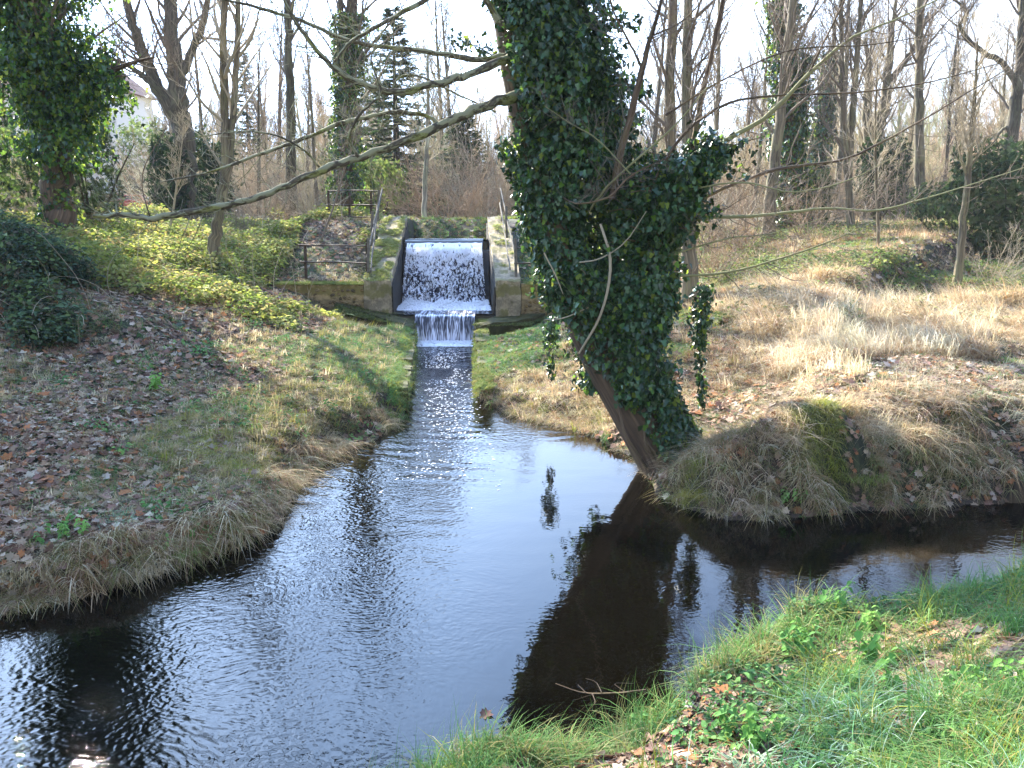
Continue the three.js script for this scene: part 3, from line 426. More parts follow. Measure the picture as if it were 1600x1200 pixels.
      if (r() < litterHere) { if (r() < 0.62) leaf(0.85); else if (r() < 0.5) grass(hang, r() < 0.6 ? STRAW : OLIVE, 0.3); continue; }
      if (r() < 0.35 || (litterHere > 0.4 && r() < 0.65)) continue;
      const fr = smoothstep(fbm(x * 0.8 + 90, z * 0.8, 2), 0.4, 0.6) * smoothstep(-z, 5.2, 4.0);
      grass(r() < 0.55 ? shortG : longG, r() < 0.65 * fr ? FROST : r() < 0.72 ? GREEN : r() < 0.5 ? MOSS : OLIVE, r() < 0.55 ? 1.0 : 0.5);
    }
  }
  const tallS = new Strew([tuft(41, 30, 0.95, 0.16, 0.55, 0.010, 0.35, 0.4), tuft(42, 26, 0.8, 0.18, 0.8, 0.010, 0.4, 0.5), tuft(43, 30, 0.7, 0.2, 1.0, 0.009, 0.3, 0.6)], leafy(C(1, 1, 1), 0.5));
  for (let i = 0; i < 900; i++) { const px = lerp(1215, 1640, r()), py = lerp(478, 590, Math.pow(r(), 1.3)), p = hit(px, py); if (fbm(p.x * 0.9 + 70, p.z * 0.9, 3) < 0.44 + 0.25 * Math.abs(px - 1350) / 400) continue; tallS.add(i % 3, standing(V(p.x, ground(p.x, p.z) - 0.02, p.z), normalAt(p.x, p.z).lerp(UPV, 0.6).normalize(), 2.8 + (r() - 0.5) * 1.6, 0.6 + 0.55 * r()), vary(pick([[0.72, 0.60, 0.40], [0.62, 0.49, 0.30], [0.78, 0.68, 0.48]], r), r, 0.15)); }
  for (let i = 0; i < 420; i++) { const px = lerp(1180, 1640, r()), py = lerp(560, 690, r()), p = hit(px, py), n = normalAt(p.x, p.z); if (noise(p.x * 2.2, p.z * 2.2) < 0.5) continue; tallS.add(2, standing(V(p.x, ground(p.x, p.z) - 0.02, p.z), n, downhill(n) + (r() - 0.5), 0.35 + 0.35 * r()), vary(pick([[0.72, 0.60, 0.40], [0.55, 0.42, 0.25]], r), r, 0.15)); }
  tallS.build('straw_clumps', null, 'tall pale straw clumps glowing on the right bank', 'grass');
  litter.build('leaf_litter', null, 'brown fallen leaves covering the stream banks', 'leaf litter');
  shortG.build('short_grass', null, 'short green grass growing on the stream banks', 'grass');
  longG.build('tall_dry_grass', null, 'tall arching dry grass on the banks', 'grass');
  hang.build('hanging_grass', null, 'straw coloured grass hanging over the bank edges', 'grass');
  const sticks = new Strew([1, 2, 3].map((k) => { const q = rng(60 + k), a = new Acc(), l = wander(V(-0.5, 0.012, 0), V(1, 0, 0), 1, 6, 0.18, q); l.forEach((p) => { p.y = 0.012 + 0.03 * q(); }); a.tube(l, lineR([0.012, 0.005], 6), 4); shoots(a, l, lineR([0.012, 0.005], 6), { count: [2], len: [0.3], rmax: [0.006], rmin: 0.003, angle: 0.7, lift: 0 }, q); return a.geo(); }), std(C(1, 1, 1), 0.9));
  for (let i = 0; i < 2600; i++) { const az = (r() - 0.5) * 1.5, rad = 2.3 * Math.pow(11, r()), x = Math.sin(az) * rad, z = -Math.cos(az) * rad; if (offShore(x, z) < 0.1 || (Math.abs(x - WX) < 2.1 && z < -21.5)) continue; sticks.add(i % 3, standing(V(x, ground(x, z) + 0.02, z), normalAt(x, z), r() * 6.28, 0.10 + 0.3 * r() * r()), vary(pick([[0.3, 0.22, 0.14], [0.18, 0.13, 0.09], [0.42, 0.34, 0.24]], r), r, 0.3)); }
  sticks.build('fallen_twigs', null, 'small dead twigs lying among the fallen leaves', 'twigs');
  // moss on the weir walls
  const moss = new Strew([tuft(21, 16, 0.05, 0.06, 0.9, 0.012)], leafy(C(1, 1, 1), 0.35));
  for (let i = 0; i < 2600; i++) { const left = r() < 0.72, t = r(), z = lerp(-21.75, -26.2, t), inner = left ? lerp(-3.04, -3.14, t) - 0.04 : lerp(-0.4, -0.74, t) + 0.04, u = r(), x = left ? inner - u * 0.62 : inner + u * 0.55; if (noise(x * 5, z * 2.6) < (left ? 0.28 + 0.35 * (1 - u) : 0.62)) continue; moss.add(0, standing(V(x, lerp(1.52, 3.03, t) + 0.005, z), UPV, r() * 6, 0.7 + r() * 0.8), vary(pick([[0.34, 0.36, 0.10], [0.25, 0.30, 0.07], [0.42, 0.42, 0.18]], r), r)); }
  for (let i = 0; i < 1500; i++) { const x = r() < 0.6 ? lerp(-6, -3.75, r()) : lerp(0.3, 3, r()); moss.add(0, standing(V(x, 1.43 + r() * 0.02, -22.06 + r() * 0.29), V((r() - 0.5) * 0.5, 1, 0.3).normalize(), r() * 6, 0.7 + r() * 0.8), vary(pick([[0.22, 0.26, 0.05], [0.15, 0.2, 0.04], [0.3, 0.3, 0.07]], r), r)); }
  for (let i = 0; i < 2400; i++) { const t = r(), left = r() < 0.55, z = lerp(-14.3, -21.3, t), e = left ? lerp(-1.83, -2.43, t) : lerp(-0.6, -0.9, t), u = r() * 0.3 - 0.03, x = left ? e - u : e + u; moss.add(0, standing(V(x, u < 0.02 ? 0.1 + r() * 0.28 : 0.38, z), V(left ? 0.4 : -0.4, 1, 0).normalize(), r() * 6, 0.8 + r() * 1.0), vary(pick([[0.20, 0.24, 0.05], [0.14, 0.2, 0.04], [0.28, 0.26, 0.07]], r), r)); }
  for (let i = 0; i < 1300; i++) { const left = r() < 0.55, x = left ? lerp(-4.4, -2.45, r()) : lerp(-0.9, 0.8, r()), z = -21.8 + r() * 0.7; if (!left && z > -21.4 && x > 0.5) continue; const y = left ? lerp(0.95, 0.55, (x + 4.4) / 1.95) : 0.6; moss.add(0, standing(V(x, y - (z + 21.8) * 0.18, z), UPV, r() * 6, 0.8 + r()), vary(pick([[0.14, 0.17, 0.04], [0.1, 0.13, 0.03]], r), r)); }
  moss.build('moss', null, 'cushions of moss on the weir walls and channel edges', 'moss');
}

// ---------------------------------------------------------------- trees
function wander(start, dir, len, n, crook, r, lift = 0) {
  const pts = [start.clone()], d = dir.clone().normalize(), p = start.clone();
  for (let k = 0; k < n; k++) { d.add(rnd3(r).multiplyScalar(crook)); d.y += lift / n; d.normalize(); p.addScaledVector(d, len / n); pts.push(p.clone()); }
  return pts;
}
// side shoots along a line; levels of recursion
function shoots(acc, pts, rad, o, r, level = 0) {
  const n = Math.max(1, Math.round(o.count[level] * (0.8 + 0.4 * r())));
  for (let k = 0; k < n; k++) {
    const t = lerp(o.from ?? 0.25, 0.98, (k + r()) / n), f = t * (pts.length - 1), i = Math.min(pts.length - 2, Math.floor(f)), p = pts[i].clone().lerp(pts[i + 1], f - i), ax = V().subVectors(pts[i + 1], pts[i]).normalize();
    const side = rnd3(r).addScaledVector(ax, 0); side.addScaledVector(ax, -side.dot(ax)).normalize(); if (o.flat) side.z *= 0.5;
    const ang = o.angle * (0.7 + 0.6 * r()), dir = ax.clone().multiplyScalar(Math.cos(ang)).addScaledVector(side, Math.sin(ang)); dir.y += o.lift ?? 0.1;
    const rr = Math.min(rad[i] * 0.62, o.rmax[level]) * (0.6 + 0.4 * r()), L = o.len[level] * (0.5 + 0.8 * r()) * (1 - 0.35 * t), segs = level === 0 ? 6 : 4;
    const q = wander(p, dir, L, segs, o.crook ?? 0.16, r, (o.rise ?? 0.25)), R = q.map((_, m) => Math.max(o.rmin ?? 0.0025, rr * (1 - 0.82 * m / segs)));
    acc.tube(q, R, level === 0 ? 5 : 3); if (level + 1 < o.count.length) shoots(acc, q, R, { ...o, from: 0.2 }, r, level + 1);
  }
}
const ivyDark = new THREE.MeshPhysicalMaterial({ color: C(1, 1, 1), roughness: 0.42, side: THREE.DoubleSide }), ivyThin = leafy(C(1, 1, 1), 0.5);
const IVY = [[0.028, 0.070, 0.024], [0.040, 0.095, 0.030], [0.020, 0.050, 0.020], [0.055, 0.11, 0.035]], IVYL = [[0.12, 0.22, 0.03], [0.07, 0.15, 0.03], [0.20, 0.26, 0.04]];
// ivy leaves round limbs; lines: [points, radii, coat thickness, leaves, keep(p, outward)]
function ivyOn(t, lines, size, seed, light = 0.3) {
  const r = rng(seed), a = new Strew([ivyLeaf], ivyDark), b = new Strew([ivyLeaf], ivyThin);
  for (const [pts, rad, coat, count, keep] of lines) for (let k = 0; k < count; k++) {
    const f = r() * (pts.length - 1), i = Math.min(pts.length - 2, Math.floor(f)), c = pts[i].clone().lerp(pts[i + 1], f - i), ax = V().subVectors(pts[i + 1], pts[i]).normalize(), out = rnd3(r); out.addScaledVector(ax, -out.dot(ax)).normalize();
    const bulge = 0.6 * noise3(c.x * 1.7 + out.x * 1.3, c.y * 1.7 + out.y, c.z * 1.7 + out.z * 1.3 + seed) + 0.45 * noise3(c.x * 5 + out.x * 3, c.y * 5 + out.y * 3, c.z * 5 + out.z * 3 + seed), g = Math.pow(r(), 0.6) * (r() < 0.08 ? 1.5 : 1), off = lerp(rad[i], rad[i + 1], f - i) + coat * (0.15 + 1.7 * Math.max(0, bulge - 0.22)) * g;
    const p = c.addScaledVector(out, off).addScaledVector(rnd3(r), size * 0.6); if (keep && !keep(p, out, off)) continue;
    const nrm = out.clone().multiplyScalar(0.75).add(rnd3(r).multiplyScalar(1.0)); nrm.y += 0.45; const tip = V((r() - 0.5) * 1.2, -1, (r() - 0.5) * 1.2).addScaledVector(out, 0.35), th = r() < light;
    (th ? b : a).add(0, facing(p, nrm, tip, size * (0.45 + 0.9 * r())), vary(pick(th ? IVYL : IVY, r), r, 0.4));
  }
  a.build('ivy', t); b.build('young_ivy', t);
}
function stemLine(pts, rs, n) { return [smoothLine(pts, n), lineR(rs, n)]; }

// the leaning tree on the point
{
  const t = thing('ivy_covered_tree', 'big leaning tree wrapped in dark ivy at the water edge', 'tree'), Z = -11.0, P = (x, y, dz = 0) => at(x, y, Z + dz), r = rng(31);
  const A = stemLine([P(1062, 760, 0.15), P(1035, 712, 0.05), P(985, 630), P(940, 550), P(905, 470), P(872, 380, -0.1), P(842, 270, -0.2), P(815, 150, -0.3), P(788, 0, -0.4), P(760, -190, -0.5), P(745, -420, -0.4)], [0.50, 0.36, 0.31, 0.29, 0.27, 0.25, 0.22, 0.20, 0.17, 0.14, 0.09], 40);
  const B = stemLine([P(975, 610, -0.15), P(975, 540, -0.25), P(985, 450, -0.35), P(968, 330, -0.4), P(930, 200, -0.4), P(893, 60, -0.4), P(880, -120, -0.5)], [0.22, 0.2, 0.17, 0.14, 0.12, 0.10, 0.06], 26);
  const D = stemLine([P(985, 560, -0.2), P(998, 470, -0.1), P(1016, 400, 0), P(1045, 330, 0.1), P(1078, 280, 0.1), P(1110, 238, 0.15)], [0.17, 0.15, 0.12, 0.10, 0.07, 0.04], 18);
  const trunk = new Acc(); trunk.tube(A[0], A[1], 18);
  for (const [x, y, x2, y2] of [[1010, 730, 965, 620], [1055, 735, 1000, 660], [1030, 728, 1010, 650]]) trunk.tube(smoothLine([P(x, y, 0.34), P((x + x2) / 2 - 12, (y + y2) / 2, 0.40), P(x2, y2, 0.30)], 8), lineR([0.025, 0.018, 0.012], 8), 6);
  part(t, 'trunk', trunk.geo(), M.barkBrown);
  const st = new Acc(); st.tube(B[0], B[1], 10); part(t, 'stem', st.geo(), M.barkBrown); const st2 = new Acc(); st2.tube(D[0], D[1], 9); part(t, 'stem', st2.geo(), M.barkBrown);
  // boughs: [line of (x, y, forward), radii, twigs, length, lichen]
  const boughs = [
    [[[815, 150, 0], [760, 165, 0.3], [700, 190, 0.5], [620, 226, 0.7], [540, 253, 0.9], [480, 276, 1.0], [420, 302, 1.1], [350, 321, 1.2], [290, 331, 1.3], [240, 341, 1.4], [195, 336, 1.4], [146, 338, 1.4]], [0.085, 0.075, 0.068, 0.06, 0.055, 0.052, 0.05, 0.048, 0.05, 0.046, 0.036, 0.028], 26, 0.8, 1],
    [[[805, 85, 0], [740, 114, 0.4], [690, 128, 0.6], [620, 144, 0.8], [580, 136, 0.9], [530, 113, 1.0], [500, 84, 1.1], [468, 44, 1.2], [444, 0, 1.3], [430, -60, 1.3]], [0.07, 0.06, 0.052, 0.046, 0.042, 0.04, 0.034, 0.028, 0.022, 0.015], 26, 0.8, 1],
    [[[790, 88, 0], [743, 92, 0.2], [680, 83, 0.3], [600, 73, 0.5], [545, 64, 0.6], [470, 32, 0.8], [400, 11, 1.0], [330, -6, 1.2]], [0.05, 0.042, 0.038, 0.034, 0.03, 0.026, 0.02, 0.012], 20, 0.8, 1],
    [[[785, 40, 0.2], [730, -30, 0.4], [665, 0, 0.5], [600, 36, 0.7], [548, 66, 0.8], [520, 100, 0.9]], [0.05, 0.045, 0.036, 0.03, 0.024, 0.014], 14, 0.7, 1],
    [[[690, 196, 0.5], [667, 182, 0.5], [613, 175, 0.6], [567, 185, 0.7], [530, 193, 0.8], [467, 220, 0.9], [400, 243, 1.0], [330, 268, 1.1], [250, 285, 1.2]], [0.03, 0.034, 0.033, 0.032, 0.03, 0.028, 0.024, 0.017, 0.01], 16, 0.7, 1],
    [[[560, 245, 0.9], [545, 215, 1.0], [565, 175, 1.1], [595, 145, 1.1], [580, 90, 1.2], [610, 30, 1.3]], [0.022, 0.022, 0.02, 0.017, 0.012, 0.008], 8, 0.5, 1],
    [[[610, 145, 0.8], [620, 125, 0.8], [650, 118, 0.6], [720, 150, 0.4], [775, 175, 0.2]], [0.016, 0.016, 0.016, 0.015, 0.012], 8, 0.4, 1],
    [[[500, 262, 0.9], [475, 235, 1.1], [440, 215, 1.3], [390, 205, 1.5], [300, 215, 1.7]], [0.016, 0.014, 0.012, 0.01, 0.006], 8, 0.5, 1],
    [[[235, 340, 1.4], [228, 318, 1.4], [222, 290, 1.3], [226, 260, 1.3], [260, 200, 1.2]], [0.012, 0.01, 0.009, 0.008, 0.005], 6, 0.35, 0],
    [[[1045, 432, 0.1], [1120, 428, 0.2], [1200, 410, 0.4], [1300, 376, 0.6], [1370, 345, 0.8]], [0.028, 0.024, 0.019, 0.013, 0.006], 14, 0.7, 0],
    [[[1055, 352, 0.1], [1110, 340, 0.2], [1200, 336, 0.3], [1290, 326, 0.4], [1370, 329, 0.5], [1450, 309, 0.6], [1600, 262, 0.7]], [0.034, 0.032, 0.027, 0.022, 0.017, 0.013, 0.006], 18, 0.9, 0],
    [[[1060, 330, 0], [1120, 300, -0.2], [1200, 268, -0.4], [1260, 258, -0.5], [1325, 247, -0.6], [1440, 188, -0.7], [1520, 140, -0.8], [1590, 98, -0.8]], [0.036, 0.034, 0.03, 0.026, 0.022, 0.016, 0.011, 0.006], 22, 0.9, 0],
    [[[1000, 330, 0.2], [1060, 220, 0.3], [1130, 165, 0.3], [1200, 150, 0.3], [1330, 145, 0.3], [1440, 131, 0.4], [1565, 98, 0.5]], [0.034, 0.03, 0.024, 0.019, 0.015, 0.011, 0.006], 20, 0.8, 0],
    [[[1040, 330, 0], [1100, 245, 0.2], [1200, 180, 0.3], [1265, 114, 0.4], [1330, 60, 0.5], [1400, 30, 0.5], [1475, -5, 0.6]], [0.045, 0.04, 0.032, 0.026, 0.018, 0.013, 0.007], 20, 0.9, 0],
    [[[1262, 118, 0.4], [1298, 45, 0.5], [1325, -10, 0.6]], [0.02, 0.016, 0.011], 7, 0.6, 0],
    [[[955, 310, 0.3], [975, 220, 0.4], [1003, 110, 0.5], [1022, 40, 0.5], [1050, -60, 0.6]], [0.05, 0.046, 0.038, 0.028, 0.018], 14, 0.9, 0],
    [[[1003, 105, 0.5], [985, 70, 0.5], [960, 20, 0.6], [945, -40, 0.6]], [0.025, 0.022, 0.017, 0.01], 8, 0.6, 0],
    [[[1078, 240, 0.1], [1095, 160, 0.1], [1113, 80, 0.1], [1130, 0, 0.1], [1150, -100, 0.2]], [0.042, 0.04, 0.034, 0.028, 0.018], 14, 0.9, 0],
    [[[1010, 60, 0.5], [1070, 30, 0.6], [1120, -30, 0.7]], [0.018, 0.013, 0.008], 6, 0.5, 0],
    [[[920, 330, 0.3], [950, 290, 0.5], [1000, 245, 0.7], [1060, 190, 0.8], [1110, 130, 0.9]], [0.025, 0.022, 0.018, 0.013, 0.007], 10, 0.6, 0],
    [[[880, 310, 0.3], [905, 318, 0.6], [950, 308, 0.7], [985, 275, 0.7], [1060, 238, 0.8]], [0.010, 0.016, 0.018, 0.015, 0.008], 9, 0.4, 0],
    [[[985, 272, 0.7], [930, 215, 0.8], [895, 195, 0.8], [850, 165, 0.9]], [0.012, 0.010, 0.008, 0.005], 6, 0.35, 0],
    [[[1040, 180, 0.4], [1120, 130, 0.5], [1230, 80, 0.6], [1360, 70, 0.8], [1480, 50, 1.0]], [0.02, 0.017, 0.013, 0.009, 0.005], 14, 0.7, 0],
    [[[1060, 300, 0.4], [1160, 285, 0.6], [1240, 300, 0.8], [1330, 280, 0.9], [1420, 230, 1.1]], [0.018, 0.015, 0.012, 0.009, 0.005], 12, 0.6, 0],
    [[[1060, 395, 0.3], [1140, 372, 0.5], [1200, 366, 0.6], [1290, 340, 0.8]], [0.017, 0.014, 0.010, 0.005], 10, 0.5, 0],
  ];
  const tw = new Acc(), twl = new Acc();
  for (const [line, rs, n, L, li] of boughs) {
    const thin = !li && rs[0] < 0.038 ? 0.68 : li ? 0.78 : 0.85, seg = line.length * 4, pts = smoothLine(line.map(([x, y, dz]) => P(x, y, dz)), seg), rad = lineR(rs, seg).map((q) => q * thin);
    pts.forEach((p, k) => { if (k && k < pts.length - 1) p.addScaledVector(rnd3(r), rad[k] * 0.35); });
    const a = new Acc(); a.tube(pts, rad.map((q) => q * (0.9 + 0.25 * r())), rs[0] > 0.03 ? 9 : 6); part(t, 'bough', a.geo(), li ? M.lichen : r() < 0.35 ? M.twigGreen : M.barkBrown);
    shoots(li ? twl : tw, pts, rad, { count: [n * 1.5, 5], len: [L * 0.85, 0.32], rmax: [0.008, 0.004], rmin: 0.0022, angle: 0.95, lift: 0.1, rise: 0.35, from: 0.1, crook: 0.2 }, r);
  }
  part(t, 'twigs', tw.geo(), M.twig, 'stuff'); part(t, 'lichened_twigs', twl.geo(), M.lichen, 'stuff');
  const vine = new Acc(); vine.tube(smoothLine([P(938, 350, 0.55), P(953, 400, 0.6), P(950, 450, 0.6), P(935, 500, 0.55), P(912, 540, 0.45), P(905, 552, 0.35)], 14), lineR([0.016, 0.019, 0.018, 0.016, 0.014, 0.01], 14), 6); part(t, 'vine', vine.geo(), M.twigPale);
  for (const l of [[[920, 480], [880, 497], [850, 500]], [[850, 395], [868, 430], [880, 460]], [[905, 410], [935, 405], [975, 380], [1010, 330]]]) { const a = new Acc(); a.tube(smoothLine(l.map(([x, y]) => P(x, y, 0.6)), 8), lineR([0.009, 0.008, 0.004], 8), 5); part(t, 'vine', a.geo(), M.twigPale); }
  const sprays = [], sprayStem = new Acc(); for (let k = 0; k < 110; k++) { const [L, R] = pick([A, B, B, B, D, D], r), i = Math.floor(lerp(8, L.length - 2, r())), d = rnd3(r); d.y = 0.25 + 0.5 * r(); if (L === A && d.x < 0 && L[i].y < 6.5) d.x = Math.abs(d.x); d.normalize(); const len = 0.35 + 0.5 * r(), p0 = L[i].clone(), l = wander(p0.addScaledVector(d, R[i] * 0.8), d, len, 4, 0.15, r, -0.5); sprays.push([l, lineR([0.02, 0.01], 4), 0.13, 70 + 60 * r()]); sprayStem.tube([L[i], ...l], lineR([0.016, 0.005], 5), 5); }
  part(t, 'ivy_stems', sprayStem.geo(), M.barkBrown, 'stuff');
  // the underside of the lower trunk stays bare
  const bare = (p, out) => p.y > 2.1 || out.x > -0.05 - 0.5 * smoothstep(p.y, 0.8, 2.1);
  ivyOn(t, [
    [A[0].slice(1, 27), A[1].slice(1, 27), 0.22, 13500, (p, o) => bare(p, o)], [A[0].slice(24, 38), A[1].slice(24, 38), 0.42, 8000, (p, o) => o.x > -0.15 || p.y > 6.2],
    [B[0], B[1], 0.52, 20000], [D[0], D[1], 0.27, 6500],
    ...sprays, [smoothLine([P(985, 330, -0.1), P(1020, 300, 0), P(1055, 285, 0.1)], 6), lineR([0.08, 0.06, 0.05], 6), 0.34, 3200],
    [smoothLine([P(1040, 345, 0.2), P(1085, 265, 0.3), P(1128, 225, 0.3)], 6), lineR([0.05, 0.03, 0.02], 6), 0.30, 1500],
    [smoothLine([P(960, 620, 0), P(1000, 500, 0), P(1010, 420, 0.1)], 8), lineR([0.28, 0.26, 0.22], 8), 0.18, 8000, (p, o) => bare(p, o)],
    [smoothLine([P(1062, 712, 0.1), P(1020, 640, 0.05), P(985, 580, 0)], 8), lineR([0.28, 0.30, 0.30], 8), 0.12, 7500, (p, o) => o.x > 0.0 || o.z < -0.2],
    [smoothLine([P(905, 330, 0), P(885, 200, 0), P(850, 60, 0), P(835, -100, 0)], 10), lineR([0.2, 0.2, 0.15, 0.1], 10), 0.40, 9500],
  ], 0.066, 91, 0.2);
}
// ivy strands hanging to the ground beside the tree
for (const [x, y0, y1, z, label, n] of [[1097, 445, 640, -11.6, 'thin hanging ivy strand right of the leaning tree', 480], [862, 495, 590, -13.4, 'thin ivy strand left of the leaning tree', 170]]) {
  const t = thing('ivy_strand', label, 'vine'), l = stemLine([at(x + 4, y0, z), at(x - 3, (y0 + y1) / 2, z), at(x + 1, y1, z)], [0.008, 0.007, 0.006], 14), a = new Acc(); a.tube(l[0], l[1], 5); part(t, 'stem', a.geo(), M.barkBrown);
  ivyOn(t, [[l[0].slice(0, 8), l[1].slice(0, 8), 0.16, n], [l[0], l[1], 0.06, n * 0.7]], 0.06, 17, 0.2);
}

// bare trees with named stems.  stems: [[px, py, dz?]...], radii
function bareTree(name, label, z, stems, o) {
  const t = thing(name, label, 'tree', [0, 0, 0], o.group), r = rng(o.seed), tw = new Acc(), lines = [];
  stems.forEach(([pts, rs, n, L, c], k) => {
    const l = stemLine(pts.map(([x, y, dz]) => at(x, y, z + (dz ?? 0))), rs, pts.length * 5); if (k === 0 && !o.float) { const b = l[0][0]; b.y = Math.min(b.y, ground(b.x, b.z)) - 0.15; l[1][0] *= 1.3; }
    l[0].forEach((p, i) => { if (i > 1) p.addScaledVector(rnd3(r), l[1][i] * 0.25); });
    const a = new Acc(); a.tube(l[0], l[1], l[1][0] > 0.15 ? 12 : 8); part(t, k === 0 ? 'trunk' : 'limb', a.geo(), o.bark); lines.push(l);
    if (n) shoots(tw, l[0], l[1], { count: [n * 1.3, c ?? 8, 4], len: [L * 1.1, L * 0.48, L * 0.22], rmax: [0.05 * L / 2, 0.012, 0.006], rmin: o.rmin ?? 0.004, angle: 0.85, lift: 0.25, rise: 0.5, from: o.from ?? 0.35, crook: 0.17 }, r);
  });
  if (!tw.empty) part(t, 'crown', tw.geo(), o.twig ?? M.twig, 'stuff');
  if (o.ivy) ivyOn(t, o.ivy.map(([k, a, b, coat, cnt]) => { const n = lines[k][0].length; return [lines[k][0].slice(Math.floor(a * n), Math.ceil(b * n)), lines[k][1].slice(Math.floor(a * n), Math.ceil(b * n)), coat, cnt]; }), o.ivySize ?? 0.13, o.seed, o.ivyLight ?? 0.35);
  return t;
}
bareTree('ivy_clad_tree', 'thick tree overgrown with ivy at the left edge beside the brambles', -21, [[[[98, 385], [92, 330], [86, 240], [78, 120], [58, 0], [14, -150], [-40, -330], [-80, -560], [-105, -820]], [0.40, 0.34, 0.30, 0.27, 0.24, 0.21, 0.17, 0.12, 0.05], 44, 3.0, 9], [[[84, 190], [120, 150], [185, 105], [240, 90]], [0.10, 0.09, 0.06, 0.02], 8, 1.6], [[[80, 150], [40, 80], [10, -20], [-30, -160]], [0.12, 0.10, 0.08, 0.04], 8, 2]], { seed: 51, bark: M.barkBrown, ivy: [[0, 0.5, 0.98, 2.2, 36000], [0, 0.25, 0.7, 1.2, 6800], [0, 0.22, 0.45, 0.7, 3500], [1, 0, 0.65, 0.9, 4200], [2, 0, 1, 1.5, 8000], [0, 0.02, 0.25, 0.10, 900]], ivySize: 0.095, ivyLight: 0.6 });
bareTree('bare_tree', 'big bare grey tree with forking limbs near the red car', -38, [[[[284, 335], [287, 260], [284, 200], [275, 120], [268, 40], [262, -60], [262, -200]], [0.55, 0.48, 0.44, 0.34, 0.28, 0.2, 0.1], 16, 4], [[[283, 200], [262, 165], [235, 110], [212, 50], [195, -10], [180, -120]], [0.34, 0.3, 0.25, 0.2, 0.15, 0.08], 13, 3.4], [[[262, 172], [235, 130], [205, 105], [160, 85]], [0.16, 0.13, 0.10, 0.05], 9, 2.4], [[[278, 130], [300, 80], [320, 30], [330, -60]], [0.2, 0.16, 0.13, 0.07], 11, 3]], { seed: 52, bark: M.barkGrey, rmin: 0.007 });
bareTree('twin_stem_tree', 'slim twin-stemmed tree on the left bank crest', -22, [[[[332, 398], [343, 330], [353, 250], [350, 150], [349, 60], [356, -60], [360, -200]], [0.17, 0.115, 0.105, 0.10, 0.085, 0.06, 0.03], 12, 2], [[[342, 345], [357, 260], [364, 170], [370, 80], [372, 0], [382, -120]], [0.09, 0.09, 0.085, 0.075, 0.06, 0.03], 12, 2]], { seed: 53, bark: M.barkPale, twig: M.twigPale, from: 0.3 });
bareTree('slender_tree', 'straight grey pole-like tree left of the far fence', -32, [[[[456, 325], [454, 200], [451, 80], [449, -40], [450, -220]], [0.21, 0.17, 0.14, 0.11, 0.05], 16, 2.4]], { seed: 54, bark: M.barkGrey, rmin: 0.006 });
bareTree('ivy_clad_tree', 'dark ivy-wrapped tree right behind the far left fence', -31, [[[[538, 340], [540, 260], [545, 150], [550, 40], [552, -80], [556, -240]], [0.36, 0.3, 0.26, 0.2, 0.15, 0.07], 14, 3], [[[541, 220], [534, 120], [532, 0], [528, -100]], [0.14, 0.12, 0.09, 0.05], 10, 2.4]], { seed: 55, bark: M.barkBrown, rmin: 0.006, ivy: [[0, 0.08, 0.62, 0.45, 6000], [1, 0, 0.6, 0.35, 2200]], ivySize: 0.10, ivyLight: 0.5 });
bareTree('birch_tree', 'thin white-barked tree behind the weir', -31, [[[[663, 345], [664, 290], [667, 230], [669, 170], [668, 80]], [0.10, 0.085, 0.075, 0.06, 0.03], 14, 1.4]], { seed: 56, bark: M.birch, twig: M.twigPale, rmin: 0.006 });
bareTree('slender_tree', 'straight brown pole tree just right of the leaning ivy tree, left of its twin', -19.5, [[[[1050, 430], [1049, 300], [1047, 150], [1050, 0], [1052, -200]], [0.16, 0.13, 0.115, 0.10, 0.05], 14, 1.8]], { seed: 57, bark: M.barkPale, from: 0.3, rmin: 0.004 });
bareTree('slender_tree', 'reddish pole tree with pale edge just right of the leaning ivy tree', -18.5, [[[[1079, 450], [1077, 330], [1074, 200], [1074, 60], [1080, -150]], [0.18, 0.14, 0.12, 0.10, 0.05], 14, 1.8]], { seed: 58, bark: M.barkPale, from: 0.4, rmin: 0.004 });
bareTree('bare_tree', 'pale leaning tree among the right hand group with smooth bark', -27, [[[[1200, 372], [1206, 300], [1218, 190], [1232, 70], [1244, -60], [1258, -220]], [0.23, 0.18, 0.155, 0.13, 0.10, 0.05], 16, 2.6]], { seed: 59, bark: M.barkPale, rmin: 0.005 });
bareTree('ivy_clad_tree', 'ivy-wrapped tree directly behind the pale leaning tree on the right', -30, [[[[1236, 372], [1232, 250], [1226, 120], [1222, 0], [1220, -140]], [0.3, 0.26, 0.22, 0.18, 0.1], 14, 2.6], [[[1236, 300], [1248, 180], [1256, 90]], [0.15, 0.12, 0.07], 8, 2]], { seed: 60, bark: M.barkBrown, rmin: 0.006, ivy: [[0, 0.05, 0.85, 0.5, 7000], [1, 0, 1, 0.35, 2200]], ivySize: 0.11, ivyLight: 0.35 });
bareTree('twin_stem_tree', 'slim pale tree with two upright stems on the right', -28, [[[[1330, 372], [1326, 300], [1322, 240], [1316, 130], [1314, 20], [1310, -120]], [0.14, 0.11, 0.10, 0.08, 0.06, 0.03], 14, 2], [[[1326, 280], [1331, 200], [1338, 100], [1346, 0], [1350, -120]], [0.12, 0.11, 0.09, 0.07, 0.03], 13, 2]], { seed: 61, bark: M.barkPale, rmin: 0.005 });
